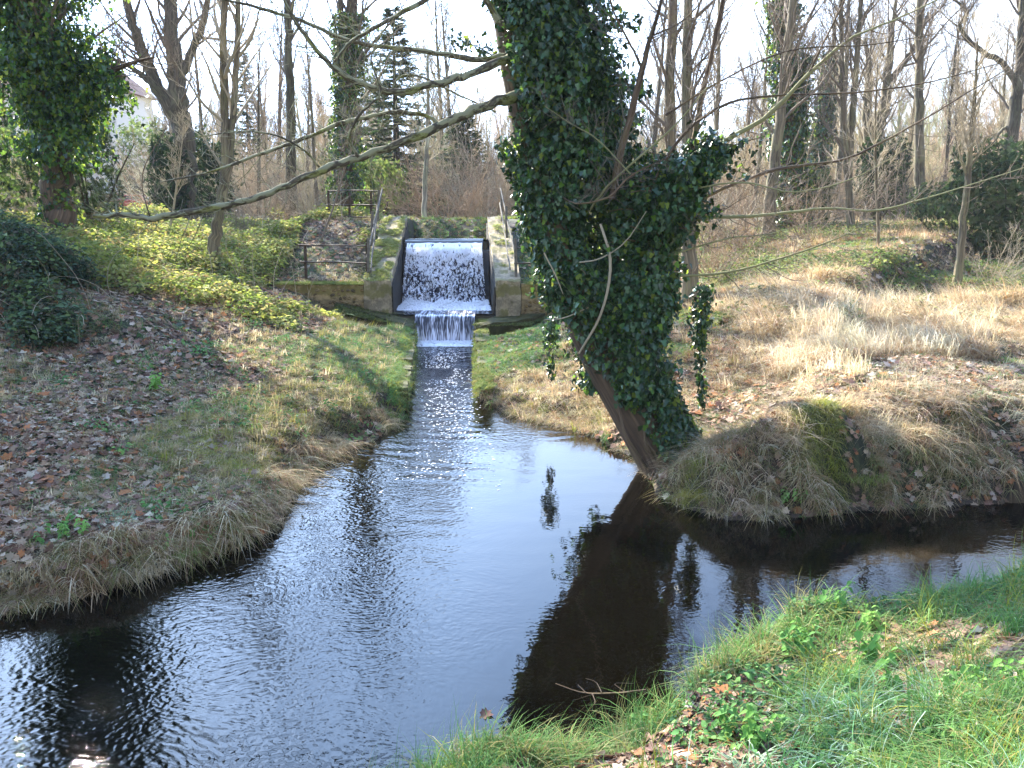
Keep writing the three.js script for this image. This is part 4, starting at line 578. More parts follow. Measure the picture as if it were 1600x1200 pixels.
bareTree('bare_tree', 'far forked tree with a cut limb behind the right hand group', -46, [[[[1362, 330], [1362, 260], [1370, 210], [1384, 150], [1390, 80], [1400, 0]], [0.5, 0.42, 0.36, 0.26, 0.18, 0.08], 12, 3.4], [[[1364, 235], [1354, 180], [1358, 120], [1352, 60]], [0.3, 0.25, 0.18, 0.08], 10, 2.8], [[[1384, 150], [1400, 115], [1425, 80], [1450, 20]], [0.2, 0.17, 0.13, 0.05], 10, 2.6]], { seed: 62, bark: M.barkPale, rmin: 0.008 });
bareTree('bare_tree', 'tall straight tree standing alone in the right background', -34, [[[[1442, 365], [1438, 260], [1435, 150], [1436, 40], [1438, -100], [1440, -250]], [0.24, 0.19, 0.16, 0.13, 0.10, 0.04], 18, 2.6]], { seed: 63, bark: M.barkPale, rmin: 0.006 });
bareTree('sapling', 'pale sapling with forked top in front of the right evergreen bush', -20, [[[[1497, 432], [1505, 340], [1514, 260], [1519, 200], [1524, 130], [1528, 60]], [0.10, 0.08, 0.07, 0.055, 0.035, 0.015], 20, 1.2], [[[1512, 280], [1500, 240], [1496, 200]], [0.035, 0.03, 0.015], 5, 0.8], [[[1514, 262], [1530, 240], [1540, 215]], [0.035, 0.028, 0.012], 5, 0.8]], { seed: 64, bark: M.barkPale, twig: M.twigPale });
bareTree('sapling', 'very thin straight sapling in the dry grass on the right', -22, [[[[1373, 400], [1371, 330], [1368, 250], [1368, 170], [1372, 100]], [0.05, 0.042, 0.036, 0.028, 0.012], 16, 1]], { seed: 65, bark: M.barkPale, twig: M.twigPale });
bareTree('ivy_spire', 'narrow ivy-clad dead stem in the right distance', -46, [[[[1276, 330], [1280, 250], [1290, 170], [1300, 95], [1306, 20]], [0.3, 0.26, 0.2, 0.14, 0.06], 8, 1.8]], { seed: 66, bark: M.barkDark, rmin: 0.008, ivy: [[0, 0, 0.8, 0.45, 2800]], ivySize: 0.2, ivyLight: 0.2 });
bareTree('bare_tree', 'crooked bare tree at the far right edge with drooping limbs', -36, [[[[1572, 330], [1578, 240], [1588, 150], [1596, 60], [1600, -80]], [0.34, 0.28, 0.22, 0.17, 0.08], 12, 2.8], [[[1590, 130], [1560, 95], [1520, 70], [1500, 40], [1510, 20], [1480, -10]], [0.14, 0.12, 0.10, 0.08, 0.07, 0.03], 10, 1.6], [[[1584, 190], [1560, 210], [1550, 240]], [0.08, 0.06, 0.03], 5, 1.4]], { seed: 67, bark: M.barkGrey, rmin: 0.007 });
bareTree('fallen_branch', 'pale dead branch leaning among the left undergrowth', -24, [[[[262, 372], [272, 320], [280, 260], [288, 190]], [0.03, 0.03, 0.022, 0.01], 8, 0.8]], { seed: 68, bark: M.twigPale, twig: M.twigPale });
bareTree('sapling', 'thin leaning pole in front of the far left fence', -25, [[[[500, 380], [522, 320], [546, 240], [566, 180]], [0.03, 0.026, 0.02, 0.01], 10, 0.9]], { seed: 69, bark: M.twig, twig: M.twig });

// ---------------------------------------------------------------- shrubs, conifers, the wood behind
function clump(seed, n, geo, R, H, s) { const r = rng(seed), gs = []; for (let k = 0; k < n; k++) { const a = r() * 6.28, rr = Math.sqrt(r()) * R, p = V(Math.cos(a) * rr, r() * H, Math.sin(a) * rr), g = geo.clone(); g.applyMatrix4(facing(p, V((r() - 0.5) * 1.4, 1, (r() - 0.5) * 1.4), V(Math.cos(a), -0.35, Math.sin(a)).add(rnd3(r).multiplyScalar(0.6)), s * (0.6 + 0.8 * r()))); gs.push(g); } return mergeGeometries(gs); }
const leafClumps = [1, 2, 3].map((k) => clump(100 + k, 13, ovateLeaf, 0.24, 0.22, 0.105));
const sprig = (seed) => { const r = rng(seed), gs = []; for (let k = 0; k < 14; k++) { const t = k / 14, side = k % 2 ? 1 : -1, g = ovateLeaf.clone(); g.scale(0.32, 1, 1); g.applyMatrix4(facing(V(0, t * 0.8, 0), V((r() - 0.5) * 0.6, 0, 1), V(side * (0.9 - 0.5 * t), 0.75, (r() - 0.5) * 0.6), 0.5 * (1 - 0.5 * t))); gs.push(g); } return mergeGeometries(gs); };
const sprigs = [sprig(1), sprig(2)];
// evergreen mass: leaf sprays through a lumpy volume
function evergreen(name, label, c, rad, n, size, pal, seed, category = 'bush', light = 0.25, geos = sprigs) {
  const t = thing(name, label, category), r = rng(seed), a = new Strew(geos, leafy(C(1, 1, 1), light)), st = new Acc(), base = V(c.x, ground(c.x, c.z) - 0.1, c.z);
  for (let k = 0; k < 7; k++) st.tube(wander(base, V((r() - 0.5) * 1.1, 1, (r() - 0.5) * 1.1), (c.y + rad[1] * 0.7 - base.y) * (0.6 + 0.4 * r()), 6, 0.12, r), lineR([0.05, 0.012], 6), 5);
  part(t, 'stems', st.geo(), M.barkDark);
  for (let k = 0; k < n; k++) { const o = rnd3(r).normalize(), lump = 0.72 + 0.55 * noise3(o.x * 2.4 + seed, o.y * 2.4, o.z * 2.4), q = lump * (0.55 + 0.5 * Math.pow(r(), 0.5)), p = V(c.x + o.x * rad[0] * q, c.y + o.y * rad[1] * q, c.z + o.z * rad[2] * q); if (p.y < ground(p.x, p.z)) continue; const nn = o.clone().add(rnd3(r).multiplyScalar(0.8)), tip = o.clone().multiplyScalar(0.8).add(rnd3(r).multiplyScalar(0.7)); tip.y += 0.25; a.add(Math.floor(r() * geos.length), facing(p, nn, tip, size * (0.7 + 0.6 * r())), vary(pick(pal, r), r, 0.35)); }
  a.build('foliage', t); return t;
}
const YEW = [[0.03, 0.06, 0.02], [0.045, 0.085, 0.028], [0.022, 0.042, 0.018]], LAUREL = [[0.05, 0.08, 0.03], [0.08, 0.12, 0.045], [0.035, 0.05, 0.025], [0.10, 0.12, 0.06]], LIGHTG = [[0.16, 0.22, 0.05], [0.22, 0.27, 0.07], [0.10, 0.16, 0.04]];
evergreen('evergreen_bush', 'dark clipped evergreen left of the big grey tree trunk', at(262, 278, -37), [0.75, 1.7, 0.8], 1500, 0.22, YEW, 201);
evergreen('evergreen_bush', 'dark rounded evergreen behind the big grey tree trunk', at(318, 275, -40), [1.5, 1.9, 1.2], 2200, 0.24, YEW, 202);
evergreen('evergreen_bush', 'large dark evergreen bush at the right edge behind the sapling', at(1585, 325, -25), [2.2, 1.9, 1.8], 5200, 0.20, LAUREL, 203);
evergreen('evergreen_bush', 'dark holly bush at the foot of the right ivy trunk', at(1252, 320, -31), [1.0, 1.4, 1.0], 1700, 0.2, LAUREL, 204);
evergreen('evergreen_bush', 'dark evergreen bush behind the thin sapling on the right', at(1378, 275, -39), [1.1, 1.7, 1.0], 1700, 0.24, YEW, 205);
evergreen('evergreen_bush', 'low dark bush between the tall right tree and the edge bush', at(1475, 330, -33), [1.3, 1.0, 1.0], 1500, 0.2, LAUREL, 206);
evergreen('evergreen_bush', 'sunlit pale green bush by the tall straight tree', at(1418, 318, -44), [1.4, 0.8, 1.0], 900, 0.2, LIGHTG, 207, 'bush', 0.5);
evergreen('evergreen_bush', 'small dark green hedge bush beside the red car', at(212, 292, -70), [1.3, 1.6, 1.2], 900, 0.3, YEW, 208);
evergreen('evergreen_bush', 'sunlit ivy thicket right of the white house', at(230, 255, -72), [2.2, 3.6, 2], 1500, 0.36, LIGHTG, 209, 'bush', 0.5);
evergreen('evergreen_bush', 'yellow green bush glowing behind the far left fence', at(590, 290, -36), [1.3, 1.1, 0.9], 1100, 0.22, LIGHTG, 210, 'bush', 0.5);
evergreen('evergreen_bush', 'bushy evergreen thicket at the far left edge', at(-10, 300, -23), [1.6, 2.1, 1.4], 2400, 0.2, [...LAUREL, ...LIGHTG], 211, 'bush', 0.4);
evergreen('evergreen_bush', 'dense twiggy evergreen beside the left ivy tree', at(140, 265, -25), [0.75, 1.7, 0.8], 1400, 0.17, LAUREL, 212, 'bush', 0.3);
// conifers
function conifer(label, base, top, R, seed, pal) {
  const t = thing('spruce_tree', label, 'tree'), r = rng(seed), H = top - base.y, tr = new Acc(); tr.tube([base.clone(), V(base.x, base.y + H * 0.5, base.z), V(base.x, top, base.z)], [0.22, 0.12, 0.02], 8); part(t, 'trunk', tr.geo(), M.barkDark);
  const br = new Acc(), a = new Strew(sprigs, leafy(C(1, 1, 1), 0.3));
  for (let y = 0.04; y < 0.99; y += 0.021) for (let k = 0; k < 5; k++) { const az = r() * 6.28, L = R * Math.pow(1 - y, 0.75) * (0.65 + 0.5 * r()) + 0.12, s = V(base.x, base.y + H * y, base.z), l = wander(s, V(Math.cos(az), 0.1 - 0.45 * (1 - y), Math.sin(az)), L, 5, 0.06, r, 0.25); br.tube(l, lineR([0.022, 0.005], 5), 3); for (let m = 0; m < 4 + L * 7; m++) { const f = 0.6 + r() * 4.4, i = Math.min(4, Math.floor(f)), p = l[i].clone().lerp(l[i + 1], f - i), ax = V().subVectors(l[i + 1], l[i]).normalize(); a.add(Math.floor(r() * 2), facing(p.addScaledVector(rnd3(r), 0.05), V(0, 1, 0).add(rnd3(r).multiplyScalar(0.5)), ax.clone().add(rnd3(r).multiplyScalar(0.9)).add(V(0, -0.35, 0)), 0.30 * (0.7 + 0.6 * r())), vary(pick(pal, r), r, 0.3)); } }
  part(t, 'branches', br.geo(), M.barkDark, 'stuff'); a.build('foliage', t);
}
const SPR = [[0.05, 0.085, 0.035], [0.075, 0.115, 0.04], [0.035, 0.06, 0.03]];
{ const b = at(622, 325, -41), t = at(622, 12, -41); conifer('tall spruce standing behind the weir', V(b.x, ground(b.x, b.z), b.z), t.y, 2.7, 301, SPR); }
{ const b = at(725, 325, -44); conifer('shorter dark spruce half hidden behind the leaning tree', V(b.x, ground(b.x, b.z), b.z), at(725, 175, -44).y, 2.2, 302, SPR); }
{ const b = at(395, 325, -66); conifer('distant dark spruce left of the straight grey tree', V(b.x, ground(b.x, b.z), b.z), at(395, 80, -66).y, 2.0, 303, SPR); }
const ORD = ['first', 'second', 'third', 'fourth', 'fifth', 'sixth', 'seventh', 'eighth', 'ninth', 'tenth', 'eleventh', 'twelfth', 'thirteenth', 'fourteenth', 'fifteenth'];
const placeOf = (px) => px < 300 ? 'beside the left ivy tree' : px < 520 ? 'left of the far fence' : px < 900 ? 'behind the weir' : px < 1215 ? 'right of the leaning ivy tree' : px < 1450 ? 'among the right hand trees' : 'near the right picture edge';
function byPlace(list, kind) { const order = list.map((s, i) => [s[0], i]).sort((a, b) => a[0] - b[0]), seen = {}, out = []; for (const [px, i] of order) { const p = placeOf(px), k = seen[p] = (seen[p] ?? -1) + 1; out[i] = kind + ' ' + p + ', ' + ORD[k] + ' from the left there'; } return out; }
// brown twiggy shrubs
const shrubGeo = [1, 2, 3].map((s) => { const r = rng(400 + s), a = new Acc(); for (let k = 0; k < 15; k++) { const l = wander(V((r() - 0.5) * 0.5, -0.1, (r() - 0.5) * 0.5), V((r() - 0.5) * 1.9, 1, (r() - 0.5) * 1.9), 1.3 + r() * 1.5, 7, 0.22, r), R = lineR([0.015, 0.004], 7); a.tube(l, R, 4); shoots(a, l, R, { count: [8, 5], len: [0.8, 0.35], rmax: [0.007, 0.004], rmin: 0.0028, crook: 0.24, angle: 0.9, lift: 0.2, rise: 0.3, from: 0.2 }, r); } return a.geo(); });
{
  const r = rng(410), mats = [M.twigPale, std(C(0.30, 0.21, 0.13), 0.9), M.twig];
  const spots = [[400, 330, -34, 1.2], [425, 335, -30, 0.9], [475, 330, -36, 1.3], [495, 335, -29, 0.9], [690, 332, -33, 1.2], [715, 335, -32, 1.0], [745, 335, -34, 1.4], [770, 335, -31.5, 1.2], [700, 330, -37, 1.6], [760, 330, -38, 1.8], [735, 328, -41, 2.0], [640, 335, -34, 0.9], [820, 340, -32, 1.2], [850, 340, -34, 1.4], [1105, 380, -26, 1.1], [1140, 372, -28, 1.2], [1165, 375, -25, 1.0], [1180, 365, -32, 1.4], [1290, 365, -30, 1.0], [1340, 355, -34, 1.1], [1400, 352, -37, 1.3], [1420, 350, -40, 1.4], [1460, 350, -42, 1.5], [1500, 350, -38, 1.4], [1530, 345, -44, 1.7], [120, 360, -24, 0.9], [380, 350, -27, 0.8], [20, 360, -26, 1.3], [1120, 410, -21, 0.8], [1260, 375, -27, 0.8], [1555, 400, -20, 0.7]];
  const names = byPlace(spots, 'leafless twiggy shrub');
  spots.forEach(([px, py, z, s], i) => { const p = at(px, py, z), m = new THREE.Mesh(shrubGeo[i % 3], mats[i % 3 === 2 ? (i % 2 ? 1 : 2) : i % 3]); m.castShadow = m.receiveShadow = true; m.position.set(p.x, ground(p.x, p.z), p.z); m.rotation.y = r() * 6.28; m.scale.setScalar(s * (0.95 + 0.2 * r())); put(m, 'bare_shrub', names[i], 'shrub', 'bare shrubs in the undergrowth'); });
}
// the wood behind, too far off to count
const farTree = [1, 2, 3, 4].map((s) => { const r = rng(500 + s), a = new Acc(), l = wander(V(0, -0.2, 0), V((r() - 0.5) * 0.2, 1, (r() - 0.5) * 0.2), 8 + r() * 3, 8, 0.05, r), R = lineR([0.2, 0.03], 8); a.tube(l, R, 6); shoots(a, l, R, { count: [16, 7, 5], len: [2.6, 1.2, 0.6], rmax: [0.06, 0.024, 0.014], rmin: 0.010, angle: 0.75, lift: 0.3, rise: 0.5, from: 0.15, crook: 0.12 }, r); return a.geo(); });
{
  const r = rng(511), s = new Strew(farTree, std(C(1, 1, 1), 0.9)), s2 = new Strew(shrubGeo, std(C(1, 1, 1), 0.9));
  for (let i = 0; i < 900; i++) { const z = -58 - 75 * Math.pow(r(), 0.8), x = (r() - 0.5) * 2.1 * -z * 0.75, px = 800 + x / -z * FOCAL; if (px > 110 && px < 260 && z > -96) continue; if (px > 110 && px < 255 && r() < 0.6) continue; s.add(i % 4, standing(V(x, ground(x, z), z), UPV, r() * 6.28, 0.55 + 0.5 * r()), vary(pick([[0.40, 0.31, 0.19], [0.30, 0.24, 0.16], [0.46, 0.38, 0.24], [0.30, 0.29, 0.15]], r), r, 0.2)); }
  for (let i = 0; i < 1300; i++) { const z = -46 - 70 * Math.pow(r(), 1.1), x = (r() - 0.5) * 2.1 * -z * 0.75, px = 800 + x / -z * FOCAL; if (px > 120 && px < 250 && z > -92) continue; s2.add(i % 3, standing(V(x, ground(x, z), z), UPV, r() * 6.28, 0.8 + 1.2 * r()), vary(pick([[0.46, 0.35, 0.22], [0.34, 0.25, 0.16], [0.38, 0.35, 0.17], [0.54, 0.45, 0.29]], r), r, 0.2)); }
  const ev = new Strew(sprigs, leafy(C(1, 1, 1), 0.35)), evp = [[0.05, 0.085, 0.035], [0.09, 0.13, 0.05], [0.16, 0.2, 0.06], [0.2, 0.2, 0.09]];
  for (let k = 0; k < 46; k++) { const z = -44 - 34 * r(), px = r() * 1640 - 20, x = (px - 800) / FOCAL * -z * 0.985; if (px > 120 && px < 260) continue; const R = 0.8 + r() * 1.2, H = 0.9 + r() * 2.0, c = pick(evp, r), y0 = ground(x, z) + H * 0.8; for (let m = 0; m < 230; m++) { const o = rnd3(r).normalize(), q = (0.7 + 0.5 * noise3(o.x * 2 + k, o.y * 2, o.z * 2)) * (0.6 + 0.4 * r()); ev.add(m % 2, facing(V(x + o.x * R * q, y0 + o.y * H * q, z + o.z * R * q), o.clone().add(rnd3(r)), o.clone().add(rnd3(r)).add(V(0, 0.3, 0)), 0.3 * (0.7 + 0.6 * r())), vary(c, r, 0.4)); } }
  ev.build('distant_evergreens', null, 'green evergreen scrub scattered through the background wood', 'scrub');
  s.build('distant_wood', null, 'brown leafless wood filling the background', 'wood'); s2.build('distant_undergrowth', null, 'brown scrub at the foot of the background wood', 'scrub');
}
// slender background trees that can be told apart
{
  const proto = []; for (let k = 0; k < 4; k++) { const r = rng(600 + k), g = new THREE.Group(), tr = new Acc(), l = wander(V(0, -0.2, 0), V((r() - 0.5) * 0.12, 1, (r() - 0.5) * 0.12), 11, 10, 0.03, r), R = lineR([0.14, 0.105, 0.075, 0.025], 10), cr = new Acc(); tr.tube(l, R, 8); shoots(cr, l, R, { count: [24, 8, 4], len: [2.6, 1.15, 0.5], rmax: [0.045, 0.016, 0.009], rmin: 0.006, angle: 0.7, lift: 0.35, rise: 0.6, from: 0.25, crook: 0.13 }, r); part(g, 'trunk', tr.geo(), k % 2 ? M.barkPale : M.barkGrey); part(g, 'crown', cr.geo(), k % 2 ? M.twigPale : M.twig, 'stuff'); proto.push(g); }
  const r = rng(622), far = [[60, -44], [330, -48], [405, -45], [420, -55], [480, -50], [500, -42], [590, -55], [690, -48], [715, -52], [815, -50], [1010, -46], [1110, -40], [1150, -48], [1175, -44], [1270, -52], [1300, -42], [1345, -55], [1405, -50], [1470, -45], [1545, -52], [1490, -58], [1590, -47], [20, -52], [365, -42], [435, -60]], names = byPlace(far, 'slender bare background tree'); far.forEach(([px, z], i) => { const x = (px - 800) / FOCAL * -z * 0.985, t = proto[i % 4].clone(); t.position.set(x, ground(x, z), z); t.rotation.y = r() * 6.28; t.scale.setScalar(0.75 + 0.5 * r()); put(t, 'background_tree', names[i], 'tree', 'slender trees of the background wood'); });
}

// ---------------------------------------------------------------- brambles and ground ivy
{
  const r = rng(700), sunny = new Strew(leafClumps, leafy(C(1, 1, 1), 0.58)), dark = new Strew(leafClumps, leafy(C(1, 1, 1), 0.3)), canes = new Acc();
  for (let i = 0; i < 17000; i++) {
    const z = lerp(-16.5, -32, Math.pow(r(), 0.8)), x = lerp(-14.5, -3.9, r()); const den = fbm(x * 0.55 + 20, z * 0.55, 3); if (den < 0.36 + 0.22 * smoothstep(x, -6.5, -3.9)) continue; if (x > -6.1 && z > -27.2 && z < -21.5 && den < 0.62) continue; if (Math.abs(x - WX) < 2.2) continue;
    const hgt = smoothstep(den, 0.36, 0.7) * 0.55 * smoothstep(x, -4, -7), p = V(x, ground(x, z) + r() * hgt, z); if (z > -18.5 && den < 0.5) continue;
    sunny.add(i % 3, standing(p, V((r() - 0.5) * 0.5, 1, (r() - 0.5) * 0.5 + 0.15).normalize(), r() * 6.28, 0.55 + 0.5 * r()), vary(pick([[0.24, 0.28, 0.05], [0.34, 0.36, 0.07], [0.15, 0.20, 0.04], [0.40, 0.38, 0.13], [0.28, 0.22, 0.08]], r), r, 0.3));
  }
  for (let i = 0; i < 5200; i++) { const a = r() * 6.28, q = Math.sqrt(r()), x = -9.3 + Math.cos(a) * q * 2.9, z = -14.6 + Math.sin(a) * q * 2.3; if (noise(x * 1.1, z * 1.1) < 0.25 + 0.5 * q * q) continue; const top = 1.15 * (1 - q * q) + 0.1, p = V(x, ground(x, z) + top * Math.pow(r(), 0.6), z); dark.add(i % 3, standing(p, V((r() - 0.5), 1, (r() - 0.5) + 0.2).normalize(), r() * 6.28, 0.5 + 0.45 * r()), vary(pick([[0.055, 0.095, 0.05], [0.08, 0.13, 0.06], [0.04, 0.065, 0.04], [0.11, 0.16, 0.05], [0.10, 0.09, 0.05]], r), r, 0.3)); }
  for (let i = 0; i < 60; i++) { const x = -9.3 + (r() - 0.5) * 5, z = -14.6 + (r() - 0.5) * 4; canes.tube(wander(V(x, ground(x, z) - 0.02, z), V(r() - 0.5, 1.1, r() - 0.2), 0.9 + r() * 0.8, 7, 0.15, r, -1.6), lineR([0.006, 0.003], 7), 4); }
  for (let i = 0; i < 90; i++) { const x = lerp(-13, -4.5, r()), z = lerp(-18, -28, r()); canes.tube(wander(V(x, ground(x, z) - 0.02, z), V(r() - 0.5, 1.1, r() - 0.5), 0.9 + r() * 0.9, 7, 0.16, r, -1.0), lineR([0.007, 0.003], 7), 4); }
  const g = new THREE.Group(); put(g, 'bramble_patch', 'shaded bramble thicket on the left bank', 'brambles', null, 'stuff'); dark.build('foliage', g); part(g, 'canes', canes.geo(), M.twigPale, 'stuff');
  sunny.build('ground_ivy', null, 'sunlit yellow green leaves carpeting the left terrace', 'ground cover');
  // green weeds on the far right slope and near the right wall
  const weeds = new Strew(leafClumps, leafy(C(1, 1, 1), 0.45)); for (let i = 0; i < 5200; i++) { const z = lerp(-15, -31, r()), x = lerp(0.9, 15, r()); if (fbm(x * 0.5 + 3, z * 0.5 + 7, 3) < 0.5 || Math.abs(x - WX) < 2.3) continue; weeds.add(i % 3, standing(V(x, ground(x, z) + r() * 0.12, z), V((r() - 0.5) * 0.5, 1, (r() - 0.5) * 0.5).normalize(), r() * 6.28, 0.45 + 0.4 * r()), vary(pick([[0.14, 0.19, 0.05], [0.22, 0.24, 0.07], [0.2, 0.15, 0.08], [0.1, 0.14, 0.04]], r), r, 0.3)); } weeds.build('low_weeds', null, 'low green and brown weeds on the right slope', 'weeds');
  // small creeping leaves on the near bank and scattered on the left one
  const tiny = new Strew([1, 2].map((k) => clump(130 + k, 9, ovateLeaf, 0.07, 0.06, 0.04)), leafy(C(1, 1, 1), 0.35)); for (let i = 0; i < 5200; i++) { const near = r() < 0.65, x = near ? lerp(-1.2, 5.5, r()) : lerp(-6.5, -2, r()), z = near ? lerp(-2.4, -7.6, r()) : lerp(-7, -17, r()); if (offShore(x, z) < 0.03 || fbm(x * 1.6 + 60, z * 1.6, 3) < (near ? 0.5 : 0.6)) continue; tiny.add(i % 2, standing(V(x, ground(x, z) + r() * 0.07, z), normalAt(x, z), r() * 6.28, 0.7 + 0.7 * r()), vary(pick([[0.10, 0.22, 0.06], [0.16, 0.30, 0.08], [0.07, 0.16, 0.05]], r), r, 0.3)); } tiny.build('creeping_leaves', null, 'small green creeping leaves scattered over the banks', 'ground cover');
}

// ---------------------------------------------------------------- plants that stand out
{
  const r = rng(808), leafM = [C(0.15, 0.32, 0.06), C(0.20, 0.38, 0.08), C(0.11, 0.26, 0.06)].map((c) => leafy(c, 0.4)), stemM = std(C(0.2, 0.24, 0.1), 0.8);
  const N = [[1292, 930, 'tallest nettle on the near bank edge, first from the left of the waterside row', 0.30], [1383, 915, 'nettle clump on the near bank edge beside the bare waterside gap', 0.30], [1345, 925, 'nettle between the two waterside clumps on the near bank', 0.22], [1410, 912, 'small nettle right of the waterside clumps', 0.2], [1310, 965, 'leafy nettle just below the waterside row', 0.22], [1360, 995, 'nettle left of the big brown fallen leaf', 0.2], [1262, 1000, 'low nettle above the yellow green grass patch', 0.16], [1358, 1050, 'broad nettle in the middle of the near bank', 0.26], [1252, 1035, 'upright nettle behind the yellow green grass patch', 0.22], [1405, 1100, 'low broad-leaved plant in the frosted grass', 0.16], [1490, 1095, 'nettle in the frosted grass below the leaf patch', 0.22], [1590, 1085, 'broad green plant at the right picture edge', 0.22], [1140, 1150, 'bright nettle clump at the bottom by the leaf litter', 0.2], [1175, 1170, 'nettle right of the bright clump at the bottom', 0.2], [1145, 1000, 'dark leafy clump overhanging the water on the near bank corner', 0.24], [1170, 980, 'leafy plant behind the overhanging clump on the near bank corner', 0.22], [960, 1100, 'green rosette plant at the near bank edge below the dead twig', 0.16], [640, 1185, 'feathery plant at the lower left tip of the near bank', 0.2], [760, 1165, 'small plant on the near bank edge left of the leaf litter', 0.14], [240, 612, 'dark green plant among the leaves high on the left bank', 0.26], [85, 845, 'three-leaved bramble seedling low on the left bank', 0.16], [118, 838, 'round-leaved seedling beside the bramble seedling on the left bank', 0.16], [1235, 785, 'bright green fern-like plant in the right bank face', 0.18]];
  for (const [px, py, label, h] of N) {
    const p = hit(px, py), t = thing('leafy_plant', label, 'plant', [p.x, ground(p.x, p.z) + 0.03, p.z]), m = pick(leafM, r), st = 5 + Math.floor(r() * 3);
    for (let s = 0; s < st; s++) { const l = wander(V((r() - 0.5) * 0.2, -0.03, (r() - 0.5) * 0.2), V((r() - 0.5) * 0.9, 1, (r() - 0.5) * 0.9), h * 1.15 * (0.6 + 0.5 * r()), 5, 0.1, r), a = new Acc(); a.tube(l, lineR([0.0035, 0.0018], 5), 5); part(t, 'stem', a.geo(), stemM); for (let k = 1; k <= 5; k++) { const az = r() * 3.14; for (const q of [0, Math.PI]) { const o = part(t, 'leaf', ovateLeaf, m); o.applyMatrix4(facing(l[k], V(Math.cos(az + q) * 0.5, 1, Math.sin(az + q) * 0.5).add(rnd3(r).multiplyScalar(0.25)), V(Math.cos(az + q), -0.25, Math.sin(az + q)), h * 0.34 * (0.7 + 0.5 * r()) * (k === 5 ? 0.7 : 1))); } } }
  }
  // tussocks: a combed cushion of blades each
  const T = [[178, 815, 'blue green grass tussock on the lower left bank', [0.20, 0.34, 0.18], 0.20, 260, 0.22], [285, 862, 'mossy green grass tussock hanging over the left water edge', [0.20, 0.25, 0.06], 0.22, 280, 0.16], [1085, 775, 'yellow green tussock at the foot of the leaning tree', [0.42, 0.36, 0.08], 0.16, 240, 0.22], [1170, 795, 'straw tussock drooping into the water right of the leaning tree', [0.55, 0.42, 0.26], 0.20, 260, 0.28], [1345, 745, 'large moss green tussock on the right bank face', [0.22, 0.24, 0.05], 0.30, 420, 0.26], [1385, 690, 'small green tussock near the top of the right bank face', [0.20, 0.25, 0.08], 0.16, 160, 0.22], [1240, 1075, 'bright yellow green grass tuft on the near bank', [0.40, 0.50, 0.06], 0.14, 200, 0.13], [1250, 700, 'olive tussock among dead leaves right of the leaning tree', [0.30, 0.26, 0.10], 0.18, 200, 0.22], [30, 900, 'long straw tussock at the left edge of the picture', [0.34, 0.26, 0.13], 0.30, 360, 0.38], [215, 905, 'long straw grass sweeping into the water on the left bank', [0.42, 0.32, 0.18], 0.26, 300, 0.40]];
  T.forEach(([px, py, label, c, rad, n, h], k) => { const p = hit(px, py), nn = normalAt(p.x, p.z), g = tuft(900 + k, n, h, rad, 0.9, 0.006, 0.45, 0.8), o = new THREE.Mesh(g, leafy(C(...c), 0.38)); o.castShadow = o.receiveShadow = true; o.position.set(p.x, ground(p.x, p.z) - 0.01, p.z); o.rotation.y = Math.atan2(-nn.z, nn.x); put(o, 'grass_tussock', label, 'grass tuft'); });
  { const g = new Strew([tuft(950, 18, 0.035, 0.05, 0.7, 0.008)], leafy(C(1, 1, 1), 0.3)); for (let k = 0; k < 1500; k++) { const t = r(), px = lerp(305, 398, t) + (r() - 0.5) * 70 * (1 - 0.4 * t), py = lerp(680, 742, t) + (r() - 0.5) * 22, p = hit(px, py); if (noise(p.x * 5, p.z * 5) < 0.25) continue; g.add(0, standing(V(p.x, ground(p.x, p.z), p.z), normalAt(p.x, p.z), r() * 6.28, 0.8 + 0.7 * r()), vary([0.44, 0.44, 0.05], r, 0.25)); } g.build('moss_patch', null, 'bright yellow green moss patch on the left bank', 'moss'); }
  // large fallen leaves close to the viewer
  const lm = [C(0.20, 0.11, 0.085), C(0.27, 0.16, 0.12), C(0.15, 0.08, 0.06), C(0.33, 0.14, 0.06), C(0.36, 0.27, 0.21)].map((c) => leafy(c, 0.15));
  const spots = [[1432, 938, 0.17], [1395, 955, 0.15], [1365, 962, 0.12], [1415, 968, 0.13], [1480, 985, 0.12], [1500, 990, 0.12], [1560, 950, 0.12], [1555, 965, 0.1], [1535, 985, 0.1], [1175, 1130, 0.12], [1590, 1000, 0.1], [1570, 915, 0.09], [1270, 900, 0.1], [1195, 1085, 0.1], [1150, 1120, 0.11], [1510, 1175, 0.15], [1300, 1190, 0.1]]; for (let k = 0; k < 75; k++) spots.push([lerp(905, 1160, r()), lerp(1075, 1195, r()), 0.06 + r() * 0.05]);
  for (const [px, py, s] of spots) { const p = hit(px, py); if (offShore(p.x, p.z) < 0.03) continue; const n = normalAt(p.x, p.z), o = part(groundObj, 'fallen_leaf', pick(litterGeo, r), pick(lm, r)); o.applyMatrix4(facing(V(p.x, ground(p.x, p.z) + 0.035, p.z), n.add(rnd3(r).multiplyScalar(0.35)), rnd3(r), s)); }
  // dead twig over the water
  const P = (x, y, h = 0.05) => { const d = ray(x, y), t = (h - EYE) / d.y; return V(d.x * t, h, d.z * t); };
  const tg = thing('dead_twig', 'dead forked twig sticking out over the water from the near bank', 'twig'), a = new Acc();
